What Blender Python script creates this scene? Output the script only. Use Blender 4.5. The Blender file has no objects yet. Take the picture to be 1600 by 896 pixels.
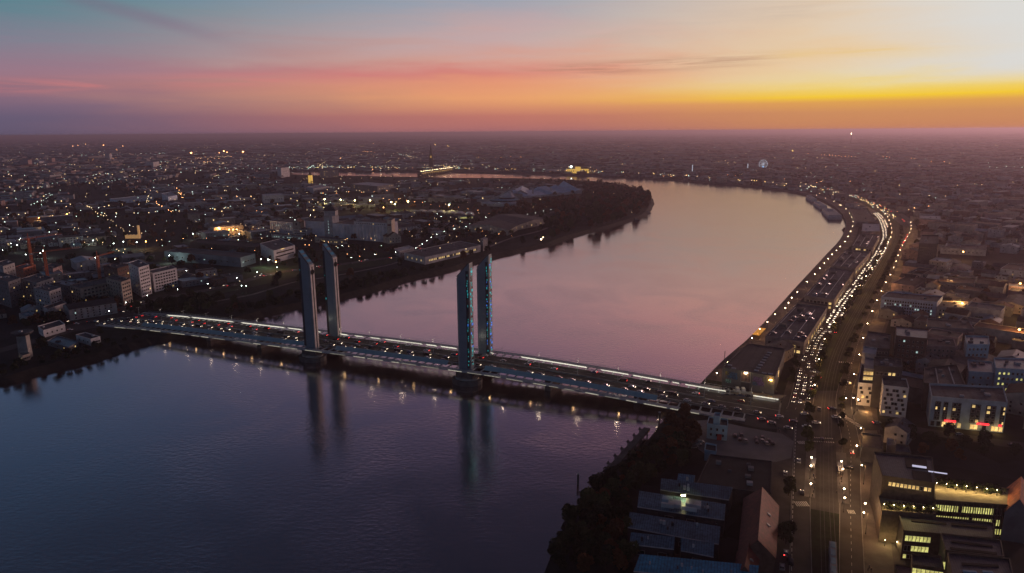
import bpy, bmesh, math, random
import numpy as np
from mathutils import Vector, Matrix, Euler, geometry
random.seed(7)
RND = random.Random(11)
S = bpy.context.scene
COL = S.collection
rad = math.radians

# ------------------------------------------------------------------ camera
FPX, CX, CY, CAMH = 1100.0, 800.0, 448.0, 160.0
PITCH, ROLL = rad(12.4), rad(0.43)
_f = Vector((0, math.cos(PITCH), -math.sin(PITCH)))
_u0 = Vector((0, math.sin(PITCH), math.cos(PITCH)))
_r0 = Vector((1, 0, 0))
_r = math.cos(ROLL) * _r0 - math.sin(ROLL) * _u0
_u = math.cos(ROLL) * _u0 + math.sin(ROLL) * _r0
cam = bpy.data.objects.new('camera', bpy.data.cameras.new('camera'))
COL.objects.link(cam)
m = Matrix((( _r.x, _u.x, -_f.x, 0), (_r.y, _u.y, -_f.y, 0), (_r.z, _u.z, -_f.z, CAMH), (0, 0, 0, 1)))
cam.matrix_world = m
cam.data.sensor_width = 36.0
cam.data.lens = 36.0 * FPX / 1600.0
cam.data.clip_start = 1.0
cam.data.clip_end = 200000.0
S.camera = cam
S.view_settings.view_transform = 'Standard'
S.view_settings.look = 'None'
S.view_settings.exposure = 0.0
S.view_settings.gamma = 1.0
S.view_settings.use_curve_mapping = False
S.render.engine = 'CYCLES'
cy = S.cycles
cy.max_bounces = 5; cy.diffuse_bounces = 2; cy.glossy_bounces = 3; cy.volume_bounces = 0
cy.transparent_max_bounces = 6; cy.transmission_bounces = 2
cy.caustics_reflective = False; cy.caustics_refractive = False
cy.sample_clamp_indirect = 4.0; cy.sample_clamp_direct = 0.0
cy.use_denoising = True
try: cy.use_light_tree = True
except Exception: pass

def at(x, y, z=4.0):
    """ground point (height z) that the surveyed photo position x, y shows"""
    d = _f + (x - CX) / FPX * _r - (y - CY) / FPX * _u
    t = (z - CAMH) / d.z
    return Vector((d.x * t, d.y * t, z))
def pts(l, z=4.0): return [at(a, b, z) for a, b in l]
def proj(p):
    v = Vector(p) - Vector((0, 0, CAMH)); w = v.dot(_f)
    if w < 1: return None
    return (CX + FPX * v.dot(_r) / w, CY - FPX * v.dot(_u) / w, w)

# ------------------------------------------------------------------ materials
def srgb(r, g, b):
    return tuple(((c / 255) / 12.92 if c / 255 <= .04045 else ((c / 255 + .055) / 1.055) ** 2.4) for c in (r, g, b)) + (1,)
def nt_new(name):
    mt = bpy.data.materials.new(name); mt.use_nodes = True
    return mt, mt.node_tree, mt.node_tree.nodes['Principled BSDF']
def N(nt, t, **k):
    n = nt.nodes.new(t)
    for a, b in k.items(): setattr(n, a, b)
    return n
def mat(name, c, rough=.8, var=.35, scale=.35, metal=0, c2=None, detail=4, rand=0.0, bump=0.0, spec=.3):
    """procedural surface: base colour broken up by two noises, optional per-object shift"""
    mt, nt, bs = nt_new(name); L = nt.links
    tc = N(nt, 'ShaderNodeTexCoord')
    n1 = N(nt, 'ShaderNodeTexNoise'); n1.inputs['Scale'].default_value = scale; n1.inputs['Detail'].default_value = detail
    L.new(tc.outputs['Object'], n1.inputs['Vector'])
    mx = N(nt, 'ShaderNodeMix', data_type='RGBA')
    c2 = c2 or tuple(x * (1 - var) for x in c)
    mx.inputs[6].default_value = (*c2[:3], 1); mx.inputs[7].default_value = (*[min(1, x * (1 + var * .5)) for x in c[:3]], 1)
    rp = N(nt, 'ShaderNodeMapRange'); rp.inputs[1].default_value = .35; rp.inputs[2].default_value = .65
    L.new(n1.outputs[0], rp.inputs[0]); L.new(rp.outputs[0], mx.inputs[0])
    out = mx.outputs[2]
    if rand:
        oi = N(nt, 'ShaderNodeObjectInfo'); mr = N(nt, 'ShaderNodeMapRange')
        mr.inputs[3].default_value = 1 - rand; mr.inputs[4].default_value = 1 + rand
        L.new(oi.outputs['Random'], mr.inputs[0])
        hs = N(nt, 'ShaderNodeHueSaturation'); L.new(mr.outputs[0], hs.inputs['Value']); L.new(out, hs.inputs['Color']); out = hs.outputs[0]
    L.new(out, bs.inputs['Base Color'])
    bs.inputs['Roughness'].default_value = rough; bs.inputs['Metallic'].default_value = metal
    bs.inputs['Specular IOR Level'].default_value = spec
    if bump:
        b = N(nt, 'ShaderNodeBump'); b.inputs['Strength'].default_value = bump; L.new(n1.outputs[0], b.inputs['Height']); L.new(b.outputs[0], bs.inputs['Normal'])
    return mt
def seams(mn, scale, ang=0.0, strength=.5, dark=.55):
    mt = M[mn]; nt = mt.node_tree; bs = nt.nodes['Principled BSDF']; L = nt.links
    src = bs.inputs['Base Color'].links[0].from_socket
    tc = N(nt, 'ShaderNodeTexCoord'); mp = N(nt, 'ShaderNodeMapping'); mp.inputs['Rotation'].default_value = (0, 0, ang); L.new(tc.outputs['Object'], mp.inputs[0])
    w = N(nt, 'ShaderNodeTexWave'); w.inputs['Scale'].default_value = scale; L.new(mp.outputs[0], w.inputs['Vector'])
    r = N(nt, 'ShaderNodeMapRange'); r.inputs[1].default_value = .0; r.inputs[2].default_value = .25; L.new(w.outputs['Fac'], r.inputs[0])
    vo = N(nt, 'ShaderNodeTexNoise'); vo.inputs['Scale'].default_value = .9; vo.inputs['Detail'].default_value = 6; L.new(tc.outputs['Object'], vo.inputs['Vector'])
    r2 = N(nt, 'ShaderNodeMapRange'); r2.inputs[1].default_value = .3; r2.inputs[2].default_value = .7; r2.inputs[3].default_value = .6; r2.inputs[4].default_value = 1.25; L.new(vo.outputs[0], r2.inputs[0])
    mr = N(nt, 'ShaderNodeMapRange'); mr.inputs[3].default_value = dark; mr.inputs[4].default_value = 1.0; L.new(r.outputs[0], mr.inputs[0])
    m1 = N(nt, 'ShaderNodeMath', operation='MULTIPLY'); L.new(mr.outputs[0], m1.inputs[0]); L.new(r2.outputs[0], m1.inputs[1])
    hs = N(nt, 'ShaderNodeHueSaturation'); L.new(src, hs.inputs['Color']); L.new(m1.outputs[0], hs.inputs['Value']); L.new(hs.outputs[0], bs.inputs['Base Color'])
def emi(name, c, s, sample=False, var=0):
    mt, nt, bs = nt_new(name)
    bs.inputs['Base Color'].default_value = (*[x * .5 for x in c[:3]], 1)
    bs.inputs['Emission Color'].default_value = (*c[:3], 1); bs.inputs['Emission Strength'].default_value = s
    if var:
        oi = N(nt, 'ShaderNodeObjectInfo'); tc = N(nt, 'ShaderNodeTexCoord'); n1 = N(nt, 'ShaderNodeTexNoise')
        n1.inputs['Scale'].default_value = 2.1; nt.links.new(tc.outputs['Object'], n1.inputs['Vector'])
        a = N(nt, 'ShaderNodeMath', operation='MULTIPLY_ADD'); nt.links.new(oi.outputs['Random'], a.inputs[0]); a.inputs[1].default_value = s * var; a.inputs[2].default_value = s * (1 - var)
        b = N(nt, 'ShaderNodeMath', operation='MULTIPLY'); nt.links.new(a.outputs[0], b.inputs[0])
        mr = N(nt, 'ShaderNodeMapRange'); mr.inputs[1].default_value = .35; mr.inputs[2].default_value = .62; mr.inputs[3].default_value = .35; mr.inputs[4].default_value = 1.25
        nt.links.new(n1.outputs[0], mr.inputs[0]); nt.links.new(mr.outputs[0], b.inputs[1])
        nt.links.new(b.outputs[0], bs.inputs['Emission Strength'])
    mt.cycles.emission_sampling = 'AUTO' if sample else 'NONE'
    return mt
M = {}
M['asphalt'] = mat('asphalt', (.05, .05, .055), .75, .3, .08)
M['asphalt_worn'] = mat('worn_asphalt', (.075, .068, .065), .8, .3, .15)
M['paving'] = mat('paving', (.17, .155, .15), .8, .35, .12)
M['plaza'] = mat('plaza_concrete', (.22, .21, .215), .7, .25, .07)
M['concrete'] = mat('concrete', (.3, .29, .28), .85, .3, .2)
M['concrete_dark'] = mat('dark_concrete', (.12, .115, .115), .85, .35, .2)
M['grass'] = mat('grass_blades', (.035, .05, .02), .95, .5, .05, c2=(.02, .03, .012))
M['tramgrass'] = mat('tram_grass', (.022, .032, .014), .95, .4, .3)
M['paint'] = mat('white_paint', (.75, .73, .7), .6, .2, 1.5)
M['rail'] = mat('steel_rail', (.14, .13, .13), .5, .2, 1, metal=.6)
M['steel'] = mat('painted_steel', (.42, .45, .48), .5, .25, .4)
M['steel_dark'] = mat('dark_steel', (.06, .06, .065), .5, .3, .5)
M['white'] = mat('white_render', (.62, .61, .62), .8, .18, .25)
M['white_dirty'] = mat('grey_white_render', (.42, .41, .42), .85, .3, .25, rand=.25)
M['cream'] = mat('cream_stone', (.42, .36, .3), .85, .3, .25, rand=.25)
M['pinkish'] = mat('rose_render', (.35, .25, .24), .85, .3, .25, rand=.2)
M['brown'] = mat('brown_brick', (.13, .08, .065), .9, .35, .4, rand=.2)
M['greywall'] = mat('grey_cladding', (.17, .175, .19), .7, .25, .3, rand=.25)
M['dark'] = mat('charcoal_cladding', (.05, .05, .055), .7, .3, .3)
M['blueroof'] = mat('blue_grey_metal_roof', (.12, .23, .31), .4, .3, .12, rand=.15)
M['bluebright'] = mat('bright_blue_roof', (.05, .36, .55), .4, .3, .1)
M['bluewall'] = mat('pale_blue_wall', (.3, .45, .55), .7, .2, .3)
M['roofdark'] = mat('dark_membrane_roof', (.055, .055, .065), .7, .35, .12, rand=.3)
M['roofgrey'] = mat('grey_gravel_roof', (.12, .12, .135), .8, .35, .15, rand=.3)
M['roofpale'] = mat('pale_roof', (.42, .43, .46), .6, .25, .15, rand=.2)
M['tile'] = mat('clay_tile_roof', (.11, .06, .045), .85, .4, .5, rand=.35)
M['redroof'] = mat('red_tile_roof', (.15, .024, .024), .7, .3, .5)
M['orangewall'] = mat('orange_tile', (.5, .16, .09), .7, .3, .5)
M['black_roof'] = mat('black_felt_roof', (.025, .025, .028), .8, .3, .2)
M['roofwhite'] = mat('white_roof', (.6, .58, .62), .7, .2, .1)
M['shopwall'] = mat('cool_white_cladding', (.38, .45, .52), .7, .2, .3)
M['bluepale'] = mat('pale_blue_render', (.3, .38, .52), .8, .2, .3)
M['pinkroof'] = mat('rose_seamed_roof', (.22, .12, .14), .6, .3, .5)
M['red_door'] = mat('red_door_paint', (.3, .04, .04), .6, .2, 1)
M['hangar_wall'] = mat('painted_hangar_wall', (.1, .105, .11), .85, .35, .15)
M['warehouse_wall'] = mat('warehouse_cladding', (.2, .24, .28), .7, .25, .1)
M['mill_wall'] = mat('mill_render', (.62, .6, .64), .85, .2, .1)
M['roof_icy'] = mat('icy_blue_roof', (.62, .74, .86), .5, .2, .1)
M['cream_dark'] = mat('dark_old_stone', (.14, .11, .09), .9, .3, .2)
M['lawn'] = mat('lawn', (.03, .045, .016), .95, .4, .04)
M['glass'] = mat('window_glass', (.02, .025, .03), .12, .3, .3, spec=.8)
M['frame'] = mat('window_frame', (.3, .3, .3), .6, .2, 1)
M['bark'] = mat('bark', (.06, .045, .035), .95, .4, 1)
seams('blueroof', .35, .3); seams('bluebright', .3, .3); seams('redroof', .5, 1.2); seams('roofdark', .06, .5, dark=.7); seams('roofgrey', .05, .4, dark=.75); seams('tile', .5, .9)
def leafmat(name, a, b):
    mt, nt, bs = nt_new(name); L = nt.links
    oi = N(nt, 'ShaderNodeObjectInfo'); ge = N(nt, 'ShaderNodeNewGeometry'); tc = N(nt, 'ShaderNodeTexCoord')
    n1 = N(nt, 'ShaderNodeTexNoise'); n1.inputs['Scale'].default_value = .5; L.new(tc.outputs['Object'], n1.inputs['Vector'])
    mx = N(nt, 'ShaderNodeMix', data_type='RGBA'); mx.inputs[6].default_value = (*a, 1); mx.inputs[7].default_value = (*b, 1)
    ad = N(nt, 'ShaderNodeMath', operation='MULTIPLY_ADD'); L.new(n1.outputs[0], ad.inputs[0]); ad.inputs[1].default_value = 1.2
    sb = N(nt, 'ShaderNodeMath', operation='SUBTRACT'); L.new(oi.outputs['Random'], sb.inputs[0]); sb.inputs[1].default_value = .6
    L.new(sb.outputs[0], ad.inputs[2]); L.new(ad.outputs[0], mx.inputs[0]); L.new(mx.outputs[2], bs.inputs['Base Color'])
    bs.inputs['Roughness'].default_value = .9; bs.inputs['Specular IOR Level'].default_value = .15
    return mt
M['leaf_green'] = leafmat('green_leaves', (.035, .045, .018), (.08, .09, .034))
M['leaf_rust'] = leafmat('rust_leaves', (.08, .036, .016), (.19, .075, .03))
M['leaf_dark'] = leafmat('dark_leaves', (.022, .03, .015), (.055, .06, .025))
M['car_white'] = mat('white_car_paint', (.7, .7, .72), .25, .08, 1, spec=.6)
M['car_silver'] = mat('silver_car_paint', (.35, .36, .38), .3, .08, 1, metal=.6)
M['car_black'] = mat('black_car_paint', (.02, .02, .023), .2, .2, 1, spec=.7)
M['car_blue'] = mat('blue_car_paint', (.04, .08, .18), .25, .1, 1, spec=.6)
M['car_red'] = mat('red_car_paint', (.3, .03, .03), .25, .1, 1, spec=.6)
M['rubber'] = mat('rubber', (.02, .02, .02), .9, .2, 2)
M['crane'] = mat('orange_crane_paint', (.6, .16, .06), .6, .25, .5)
M['headlight'] = emi('headlight_glow', (1, .8, .56), 9, var=.7)
M['taillight'] = emi('taillight_glow', (1, .05, .04), 6)
M['lamp_warm'] = emi('warm_lamp_glow', (1, .72, .42), 40)
M['edge_glow'] = emi('edge_lamp_glow', (1, .62, .26), 12)
M['lamp_orange'] = emi('sodium_lamp_glow', (1, .45, .1), 60)
M['lamp_white'] = emi('white_lamp_glow', (.85, 1, .9), 30)
M['lamp_yellow'] = emi('yellow_floodlight_glow', (1, .85, .35), 60)
M['win_warm'] = emi('lit_window_warm', (1, .68, .25), 1.1, var=.6)
M['win_yellow'] = emi('lit_window_yellow', (.85, .8, .25), .95, var=.45)
M['win_cool'] = emi('lit_window_cool', (.6, .85, .8), .8, var=.5)
M['win_warm2'] = emi('far_lit_window', (1, .7, .3), 3)
M['win_cool2'] = emi('far_lit_window_cool', (.75, .9, .8), 2.5)
M['far_warm'] = emi('far_lamp_warm', (1, .7, .36), 9)
M['far_gold'] = emi('far_lamp_gold', (1, .62, .15), 11)
M['far_cool'] = emi('far_lamp_cool', (.75, 1, .85), 7)
M['far_orange'] = emi('far_lamp_orange', (1, .42, .15), 18)
M['red_sign'] = emi('red_sign_glow', (1, .03, .04), 2.2)
M['cyan_led'] = emi('cyan_led', (.04, .7, .75), .5, var=.7)
M['blue_led'] = emi('blue_led', (.06, .28, 1), .8, var=.6)
M['strip'] = emi('walkway_strip_light', (1, .93, .7), .5, var=.85)
M['screen'] = emi('glass_screen_glow', (1, .95, .78), 1.05, var=.3)
M['glow_gold'] = emi('floodlit_stone_glow', (1, .6, .12), .9, var=.5)  # floodlighting put into the stone as its own glow

# ------------------------------------------------------------------ mesh builder
class MB:
    def __init__(s): s.v = []; s.f = []; s.mi = []; s.mats = []
    def _m(s, mname):
        mt = M[mname] if isinstance(mname, str) else mname
        if mt not in s.mats: s.mats.append(mt)
        return s.mats.index(mt)
    def poly(s, ps, mn):
        b = len(s.v); s.v += [tuple(p) for p in ps]; s.f.append(tuple(range(b, b + len(ps)))); s.mi.append(s._m(mn)); return s
    def box(s, c, d, mn, rz=0, top=None, R=None):
        b = len(s.v); hx, hy, hz = d[0] / 2, d[1] / 2, d[2] / 2; co, si = math.cos(rz), math.sin(rz)
        for dz in (-1, 1):
            k = 1 if dz < 0 or top is None else top
            for dx, dy in ((-1, -1), (1, -1), (1, 1), (-1, 1)):
                x, y = dx * hx * k, dy * hy * k
                p = Vector((x * co - y * si, x * si + y * co, dz * hz))
                if R is not None: p = R @ Vector((x, y, dz * hz))
                s.v.append((c[0] + p[0], c[1] + p[1], c[2] + p[2]))
        for q in ((0, 3, 2, 1), (4, 5, 6, 7), (0, 1, 5, 4), (1, 2, 6, 5), (2, 3, 7, 6), (3, 0, 4, 7)):
            s.f.append(tuple(b + i for i in q)); s.mi.append(s._m(mn))
        return s
    def prism(s, ps, z0, z1, mn, mtop=None, cap=True):
        """vertical prism on a plan polygon; z0 / z1 may be lists"""
        n = len(ps); b = len(s.v)
        if area(ps) < 0: ps = list(reversed(ps))
        s.v += [(p[0], p[1], z0) for p in ps] + [(p[0], p[1], z1) for p in ps]
        for i in range(n):
            j = (i + 1) % n
            s.f.append((b + i, b + j, b + n + j, b + n + i)); s.mi.append(s._m(mn))
        if cap:
            s.f.append(tuple(b + n + i for i in range(n))); s.mi.append(s._m(mtop or mn))
            s.f.append(tuple(b + n - 1 - i for i in range(n))); s.mi.append(s._m(mn))
        return s
    def tube(s, p, q, r, mn, n=6, r2=None):
        p, q = Vector(p), Vector(q); d = (q - p); 
        if d.length < 1e-6: return s
        d.normalize(); a = d.orthogonal().normalized(); c = d.cross(a); b = len(s.v); r2 = r if r2 is None else r2
        for o, rr in ((p, r), (q, r2)):
            for i in range(n):
                t = 2 * math.pi * i / n; s.v.append(tuple(o + (a * math.cos(t) + c * math.sin(t)) * rr))
        for i in range(n):
            j = (i + 1) % n; s.f.append((b + i, b + j, b + n + j, b + n + i)); s.mi.append(s._m(mn))
        s.f.append(tuple(b + n - 1 - i for i in range(n))); s.mi.append(s._m(mn))
        s.f.append(tuple(b + n + i for i in range(n))); s.mi.append(s._m(mn))
        return s
    def ball(s, c, r, mn, sz=1, n=8, k=5):
        rows = []
        for i in range(k + 1):
            a = math.pi * i / k; row = []
            for j in range(n):
                t = 2 * math.pi * j / n
                s.v.append((c[0] + r * math.sin(a) * math.cos(t), c[1] + r * math.sin(a) * math.sin(t), c[2] + r * sz * math.cos(a))); row.append(len(s.v) - 1)
            rows.append(row)
        for i in range(k):
            for j in range(n):
                l = (j + 1) % n; s.f.append((rows[i][j], rows[i + 1][j], rows[i + 1][l], rows[i][l])); s.mi.append(s._m(mn))
        return s
    def mesh(s, name):
        me = bpy.data.meshes.new(name); me.from_pydata(s.v, [], s.f)
        for mt in s.mats: me.materials.append(mt)
        me.polygons.foreach_set('material_index', s.mi); me.update(); return me
    def build(s, name, parent=None, loc=None, rz=0):
        o = bpy.data.objects.new(name, s.mesh(name)); COL.objects.link(o)
        if loc is not None: o.location = loc
        o.rotation_euler.z = rz
        if parent is not None: o.parent = parent
        return o
def area(ps): return sum(ps[i][0] * ps[(i + 1) % len(ps)][1] - ps[(i + 1) % len(ps)][0] * ps[i][1] for i in range(len(ps))) / 2
def tag(o, label=None, cat=None, group=None, kind=None):
    if label: o['label'] = label
    if cat: o['category'] = cat
    if group: o['group'] = group
    if kind: o['kind'] = kind
    return o
def empty(name, loc, rz=0, label=None, cat=None, group=None):
    o = bpy.data.objects.new(name, None); COL.objects.link(o); o.empty_display_size = .5
    o.location = loc; o.rotation_euler.z = rz; tag(o, label, cat, group); return o
def inst(name, me, parent, loc, rz=0, scale=None):
    o = bpy.data.objects.new(name, me); COL.objects.link(o); o.parent = parent; o.location = loc; o.rotation_euler.z = rz
    if scale: o.scale = scale
    return o
KIDS = {}
def copy_tree(o, parent=None):
    c = o.copy(); COL.objects.link(c)
    if parent is not None: c.parent = parent
    if o not in KIDS: KIDS[o] = list(o.children)
    for ch in KIDS[o]: copy_tree(ch, c)
    return c
def place(proto, used, loc, rz, label, group=None, cat=None, scale=None):
    o = proto if not used.get(proto.name) else copy_tree(proto)
    used[proto.name] = 1
    o.location = loc; o.rotation_euler.z = rz
    if scale: o.scale = scale
    for k in ('group',):
        if k in o.keys(): del o[k]
    tag(o, label, cat, group); return o
USED = {}

def ribbon(l, off0, off1, z=None):
    """left/right offset outline of a polyline"""
    A = []; B = []
    for i, p in enumerate(l):
        a = l[max(0, i - 1)]; b = l[min(len(l) - 1, i + 1)]
        d = Vector((b[0] - a[0], b[1] - a[1])).normalized(); n = Vector((d.y, -d.x))
        zz = p[2] if z is None else z
        A.append(Vector((p[0] + n.x * off0, p[1] + n.y * off0, zz))); B.append(Vector((p[0] + n.x * off1, p[1] + n.y * off1, zz)))
    return A, B
def smooth(l, n=4):
    """Catmull-Rom resample"""
    out = []
    for i in range(len(l) - 1):
        p0 = Vector(l[max(i - 1, 0)]); p1 = Vector(l[i]); p2 = Vector(l[i + 1]); p3 = Vector(l[min(i + 2, len(l) - 1)])
        for k in range(n):
            t = k / n
            out.append(.5 * ((2 * p1) + (p2 - p0) * t + (2 * p0 - 5 * p1 + 4 * p2 - p3) * t * t + (3 * p1 - p0 - 3 * p2 + p3) * t ** 3))
    out.append(Vector(l[-1])); return out
def walk(l, step, start=0.0):
    """points and headings every step metres along a polyline"""
    out = []; need = start
    for a, b in zip(l, l[1:]):
        a, b = Vector(a), Vector(b); L = (b - a).length
        if L < 1e-6: continue
        while need <= L:
            p = a.lerp(b, need / L); out.append((p, math.atan2(b.y - a.y, b.x - a.x))); need += step
        need -= L
    return out
def strip_mesh(mb, A, B, mn, thick=None):
    for i in range(len(A) - 1): mb.poly([A[i], B[i], B[i + 1], A[i + 1]][::-1], mn)
def road(name, l, o0, o1, z, mn, kind='structure'):
    mb = MB(); A, B = ribbon(l, o0, o1, z); strip_mesh(mb, A, B, mn)
    o = mb.build(name); o['kind'] = kind; return o
def inpoly(x, y, P):
    c = False; j = len(P) - 1
    for i in range(len(P)):
        xi, yi = P[i][0], P[i][1]; xj, yj = P[j][0], P[j][1]
        if (yi > y) != (yj > y) and x < (xj - xi) * (y - yi) / (yj - yi) + xi: c = not c
        j = i
    return c
OCC = []                                  # footprints already taken (polygons)
OCCB = []
def occupy(P, pad=2):
    xs = [p[0] for p in P]; ys = [p[1] for p in P]
    OCC.append([(p[0], p[1]) for p in P]); OCCB.append((min(xs) - pad, max(xs) + pad, min(ys) - pad, max(ys) + pad))
def taken(x, y):
    for P, b in zip(OCC, OCCB):
        if b[0] < x < b[1] and b[2] < y < b[3] and inpoly(x, y, P): return True
    return False

# ------------------------------------------------------------------ sky
W = bpy.data.worlds.new('World'); S.world = W; W.use_nodes = True
nt = W.node_tree; L = nt.links; nt.nodes.clear()
def mth(op, a, b=None, c=None):
    n = N(nt, 'ShaderNodeMath', operation=op)
    for i, v in enumerate((a, b, c)):
        if v is None: continue
        if isinstance(v, (int, float)): n.inputs[i].default_value = v
        else: L.new(v, n.inputs[i])
    return n.outputs[0]
def mixc(f, a, b, mode='MIX'):
    n = N(nt, 'ShaderNodeMix', data_type='RGBA', blend_type=mode); n.clamp_factor = True
    if isinstance(f, (int, float)): n.inputs[0].default_value = f
    else: L.new(f, n.inputs[0])
    for i, v in ((6, a), (7, b)):
        if isinstance(v, tuple): n.inputs[i].default_value = v
        else: L.new(v, n.inputs[i])
    return n.outputs[2]
tc = N(nt, 'ShaderNodeTexCoord'); sp = N(nt, 'ShaderNodeSeparateXYZ'); L.new(tc.outputs['Generated'], sp.inputs[0])
X, Y, Z = sp.outputs
elev = mth('MULTIPLY', mth('ARCSINE', Z), 180 / math.pi)
azi = mth('MULTIPLY', mth('ARCTAN2', X, Y), 180 / math.pi)
cb = N(nt, 'ShaderNodeCombineXYZ'); L.new(mth('MULTIPLY', azi, .05), cb.inputs[0]); L.new(mth('MULTIPLY', elev, .42), cb.inputs[1])
n1 = N(nt, 'ShaderNodeTexNoise'); n1.inputs['Scale'].default_value = 1.6; n1.inputs['Detail'].default_value = 7; n1.inputs['Roughness'].default_value = .55; n1.inputs['Distortion'].default_value = .5
L.new(cb.outputs[0], n1.inputs['Vector'])
cb2 = N(nt, 'ShaderNodeCombineXYZ'); L.new(mth('MULTIPLY', azi, .09), cb2.inputs[0]); L.new(mth('MULTIPLY', elev, 1.5), cb2.inputs[1]); cb2.inputs[2].default_value = 4.0
n2 = N(nt, 'ShaderNodeTexNoise'); n2.inputs['Scale'].default_value = 1.3; n2.inputs['Detail'].default_value = 8; n2.inputs['Roughness'].default_value = .62; n2.inputs['Distortion'].default_value = .8
L.new(cb2.outputs[0], n2.inputs['Vector'])
wob = mth('MULTIPLY', mth('SUBTRACT', n1.outputs[0], .5), mth('MULTIPLY', mth('MINIMUM', mth('MAXIMUM', mth('SUBTRACT', elev, 2.2), 0), 4.0), 1.0))
e2 = mth('ADD', elev, wob)
e2 = mth('ADD', e2, mth('MULTIPLY', mth('SUBTRACT', n2.outputs[0], .5), mth('MINIMUM', mth('MAXIMUM', mth('SUBTRACT', elev, 2.5), 0), .8)))
def ramp(stops):
    r = N(nt, 'ShaderNodeValToRGB'); r.color_ramp.interpolation = 'LINEAR'
    L.new(fac, r.inputs[0]); els = r.color_ramp.elements
    for i, (e, c) in enumerate(stops):
        p = (max(e, 0) / 90.0) ** .5
        if i < 2: el = els[i]; el.position = p
        else: el = els.new(p)
        el.color = srgb(*c)
    return r.outputs[0]
fac = mth('POWER', mth('DIVIDE', mth('MAXIMUM', e2, 0), 90.0), .5)
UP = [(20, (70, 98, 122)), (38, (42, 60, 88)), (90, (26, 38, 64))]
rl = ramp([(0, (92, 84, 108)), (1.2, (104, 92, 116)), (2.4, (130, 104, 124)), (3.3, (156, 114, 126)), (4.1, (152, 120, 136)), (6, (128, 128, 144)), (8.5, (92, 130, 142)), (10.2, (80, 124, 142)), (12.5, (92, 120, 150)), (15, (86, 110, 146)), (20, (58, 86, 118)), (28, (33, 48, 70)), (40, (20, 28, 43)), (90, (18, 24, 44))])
rm = ramp([(0, (160, 104, 110)), (1.2, (190, 118, 106)), (2.6, (232, 160, 112)), (3.9, (228, 150, 118)), (4.5, (216, 134, 122)), (5.4, (214, 160, 146)), (7.2, (196, 168, 168)), (10, (156, 162, 176)), (12.5, (220, 174, 178)), (15, (198, 156, 168)), (20, (108, 96, 128)), (28, (38, 42, 62)), (40, (22, 27, 42)), (90, (18, 24, 44))])  # unseen sky above the view invented: pink band brightens river, dark zenith dims land
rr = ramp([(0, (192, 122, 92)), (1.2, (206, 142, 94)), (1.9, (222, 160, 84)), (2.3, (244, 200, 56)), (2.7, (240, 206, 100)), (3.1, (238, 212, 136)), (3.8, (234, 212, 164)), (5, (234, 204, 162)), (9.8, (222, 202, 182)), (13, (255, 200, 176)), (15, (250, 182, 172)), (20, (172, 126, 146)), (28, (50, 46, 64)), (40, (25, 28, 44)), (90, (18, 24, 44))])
dz = mth('ABSOLUTE', mth('SUBTRACT', azi, 37))
dz = mth('MINIMUM', dz, mth('SUBTRACT', 360, dz))
a = mth('SUBTRACT', 1, mth('DIVIDE', dz, 74)); a = mth('MAXIMUM', a, 0)
a = mth('ADD', a, mth('MULTIPLY', mth('SUBTRACT', n1.outputs[0], .5), .16))
fl = N(nt, 'ShaderNodeMapRange', interpolation_type='SMOOTHSTEP'); L.new(a, fl.inputs[0]); fl.inputs[1].default_value = 0; fl.inputs[2].default_value = .52
fr = N(nt, 'ShaderNodeMapRange', interpolation_type='SMOOTHSTEP'); L.new(a, fr.inputs[0]); fr.inputs[1].default_value = .46; fr.inputs[2].default_value = .86
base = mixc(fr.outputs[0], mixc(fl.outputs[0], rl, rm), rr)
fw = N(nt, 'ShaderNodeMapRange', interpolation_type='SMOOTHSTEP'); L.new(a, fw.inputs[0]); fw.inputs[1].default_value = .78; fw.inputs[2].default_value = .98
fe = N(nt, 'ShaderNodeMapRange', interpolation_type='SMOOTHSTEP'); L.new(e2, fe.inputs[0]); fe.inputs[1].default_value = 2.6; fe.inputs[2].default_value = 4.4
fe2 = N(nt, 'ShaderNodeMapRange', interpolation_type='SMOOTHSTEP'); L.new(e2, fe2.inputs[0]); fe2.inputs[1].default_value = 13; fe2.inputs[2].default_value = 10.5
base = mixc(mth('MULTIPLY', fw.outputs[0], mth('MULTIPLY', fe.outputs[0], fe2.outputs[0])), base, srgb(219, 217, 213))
# thin dark streaks of cloud
def band(e0, wid):
    d = mth('ABSOLUTE', mth('SUBTRACT', elev, e0)); r = N(nt, 'ShaderNodeMapRange', interpolation_type='SMOOTHSTEP')
    L.new(d, r.inputs[0]); r.inputs[1].default_value = wid; r.inputs[2].default_value = 0; return r.outputs[0]
def span(lo0, lo1, hi0, hi1):
    r = N(nt, 'ShaderNodeMapRange', interpolation_type='SMOOTHSTEP'); L.new(azi, r.inputs[0]); r.inputs[1].default_value = lo0; r.inputs[2].default_value = lo1
    q = N(nt, 'ShaderNodeMapRange', interpolation_type='SMOOTHSTEP'); L.new(azi, q.inputs[0]); q.inputs[1].default_value = hi1; q.inputs[2].default_value = hi0
    return mth('MULTIPLY', r.outputs[0], q.outputs[0])
nz = N(nt, 'ShaderNodeMapRange'); L.new(n2.outputs[0], nz.inputs[0]); nz.inputs[1].default_value = .42; nz.inputs[2].default_value = .62
s1 = mth('MULTIPLY', mth('MULTIPLY', band(mth('ADD', 4.55, mth('MULTIPLY', azi, .03)), .75), span(-4, 9, 15, 22)), nz.outputs[0])
base = mixc(mth('MULTIPLY', s1, .75), base, srgb(176, 128, 108))
s2 = mth('MULTIPLY', mth('MULTIPLY', band(mth('ADD', 5.35, mth('MULTIPLY', azi, .0)), .5), span(17, 22, 27, 33)), nz.outputs[0])
base = mixc(mth('MULTIPLY', s2, .5), base, srgb(232, 196, 120))
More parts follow.
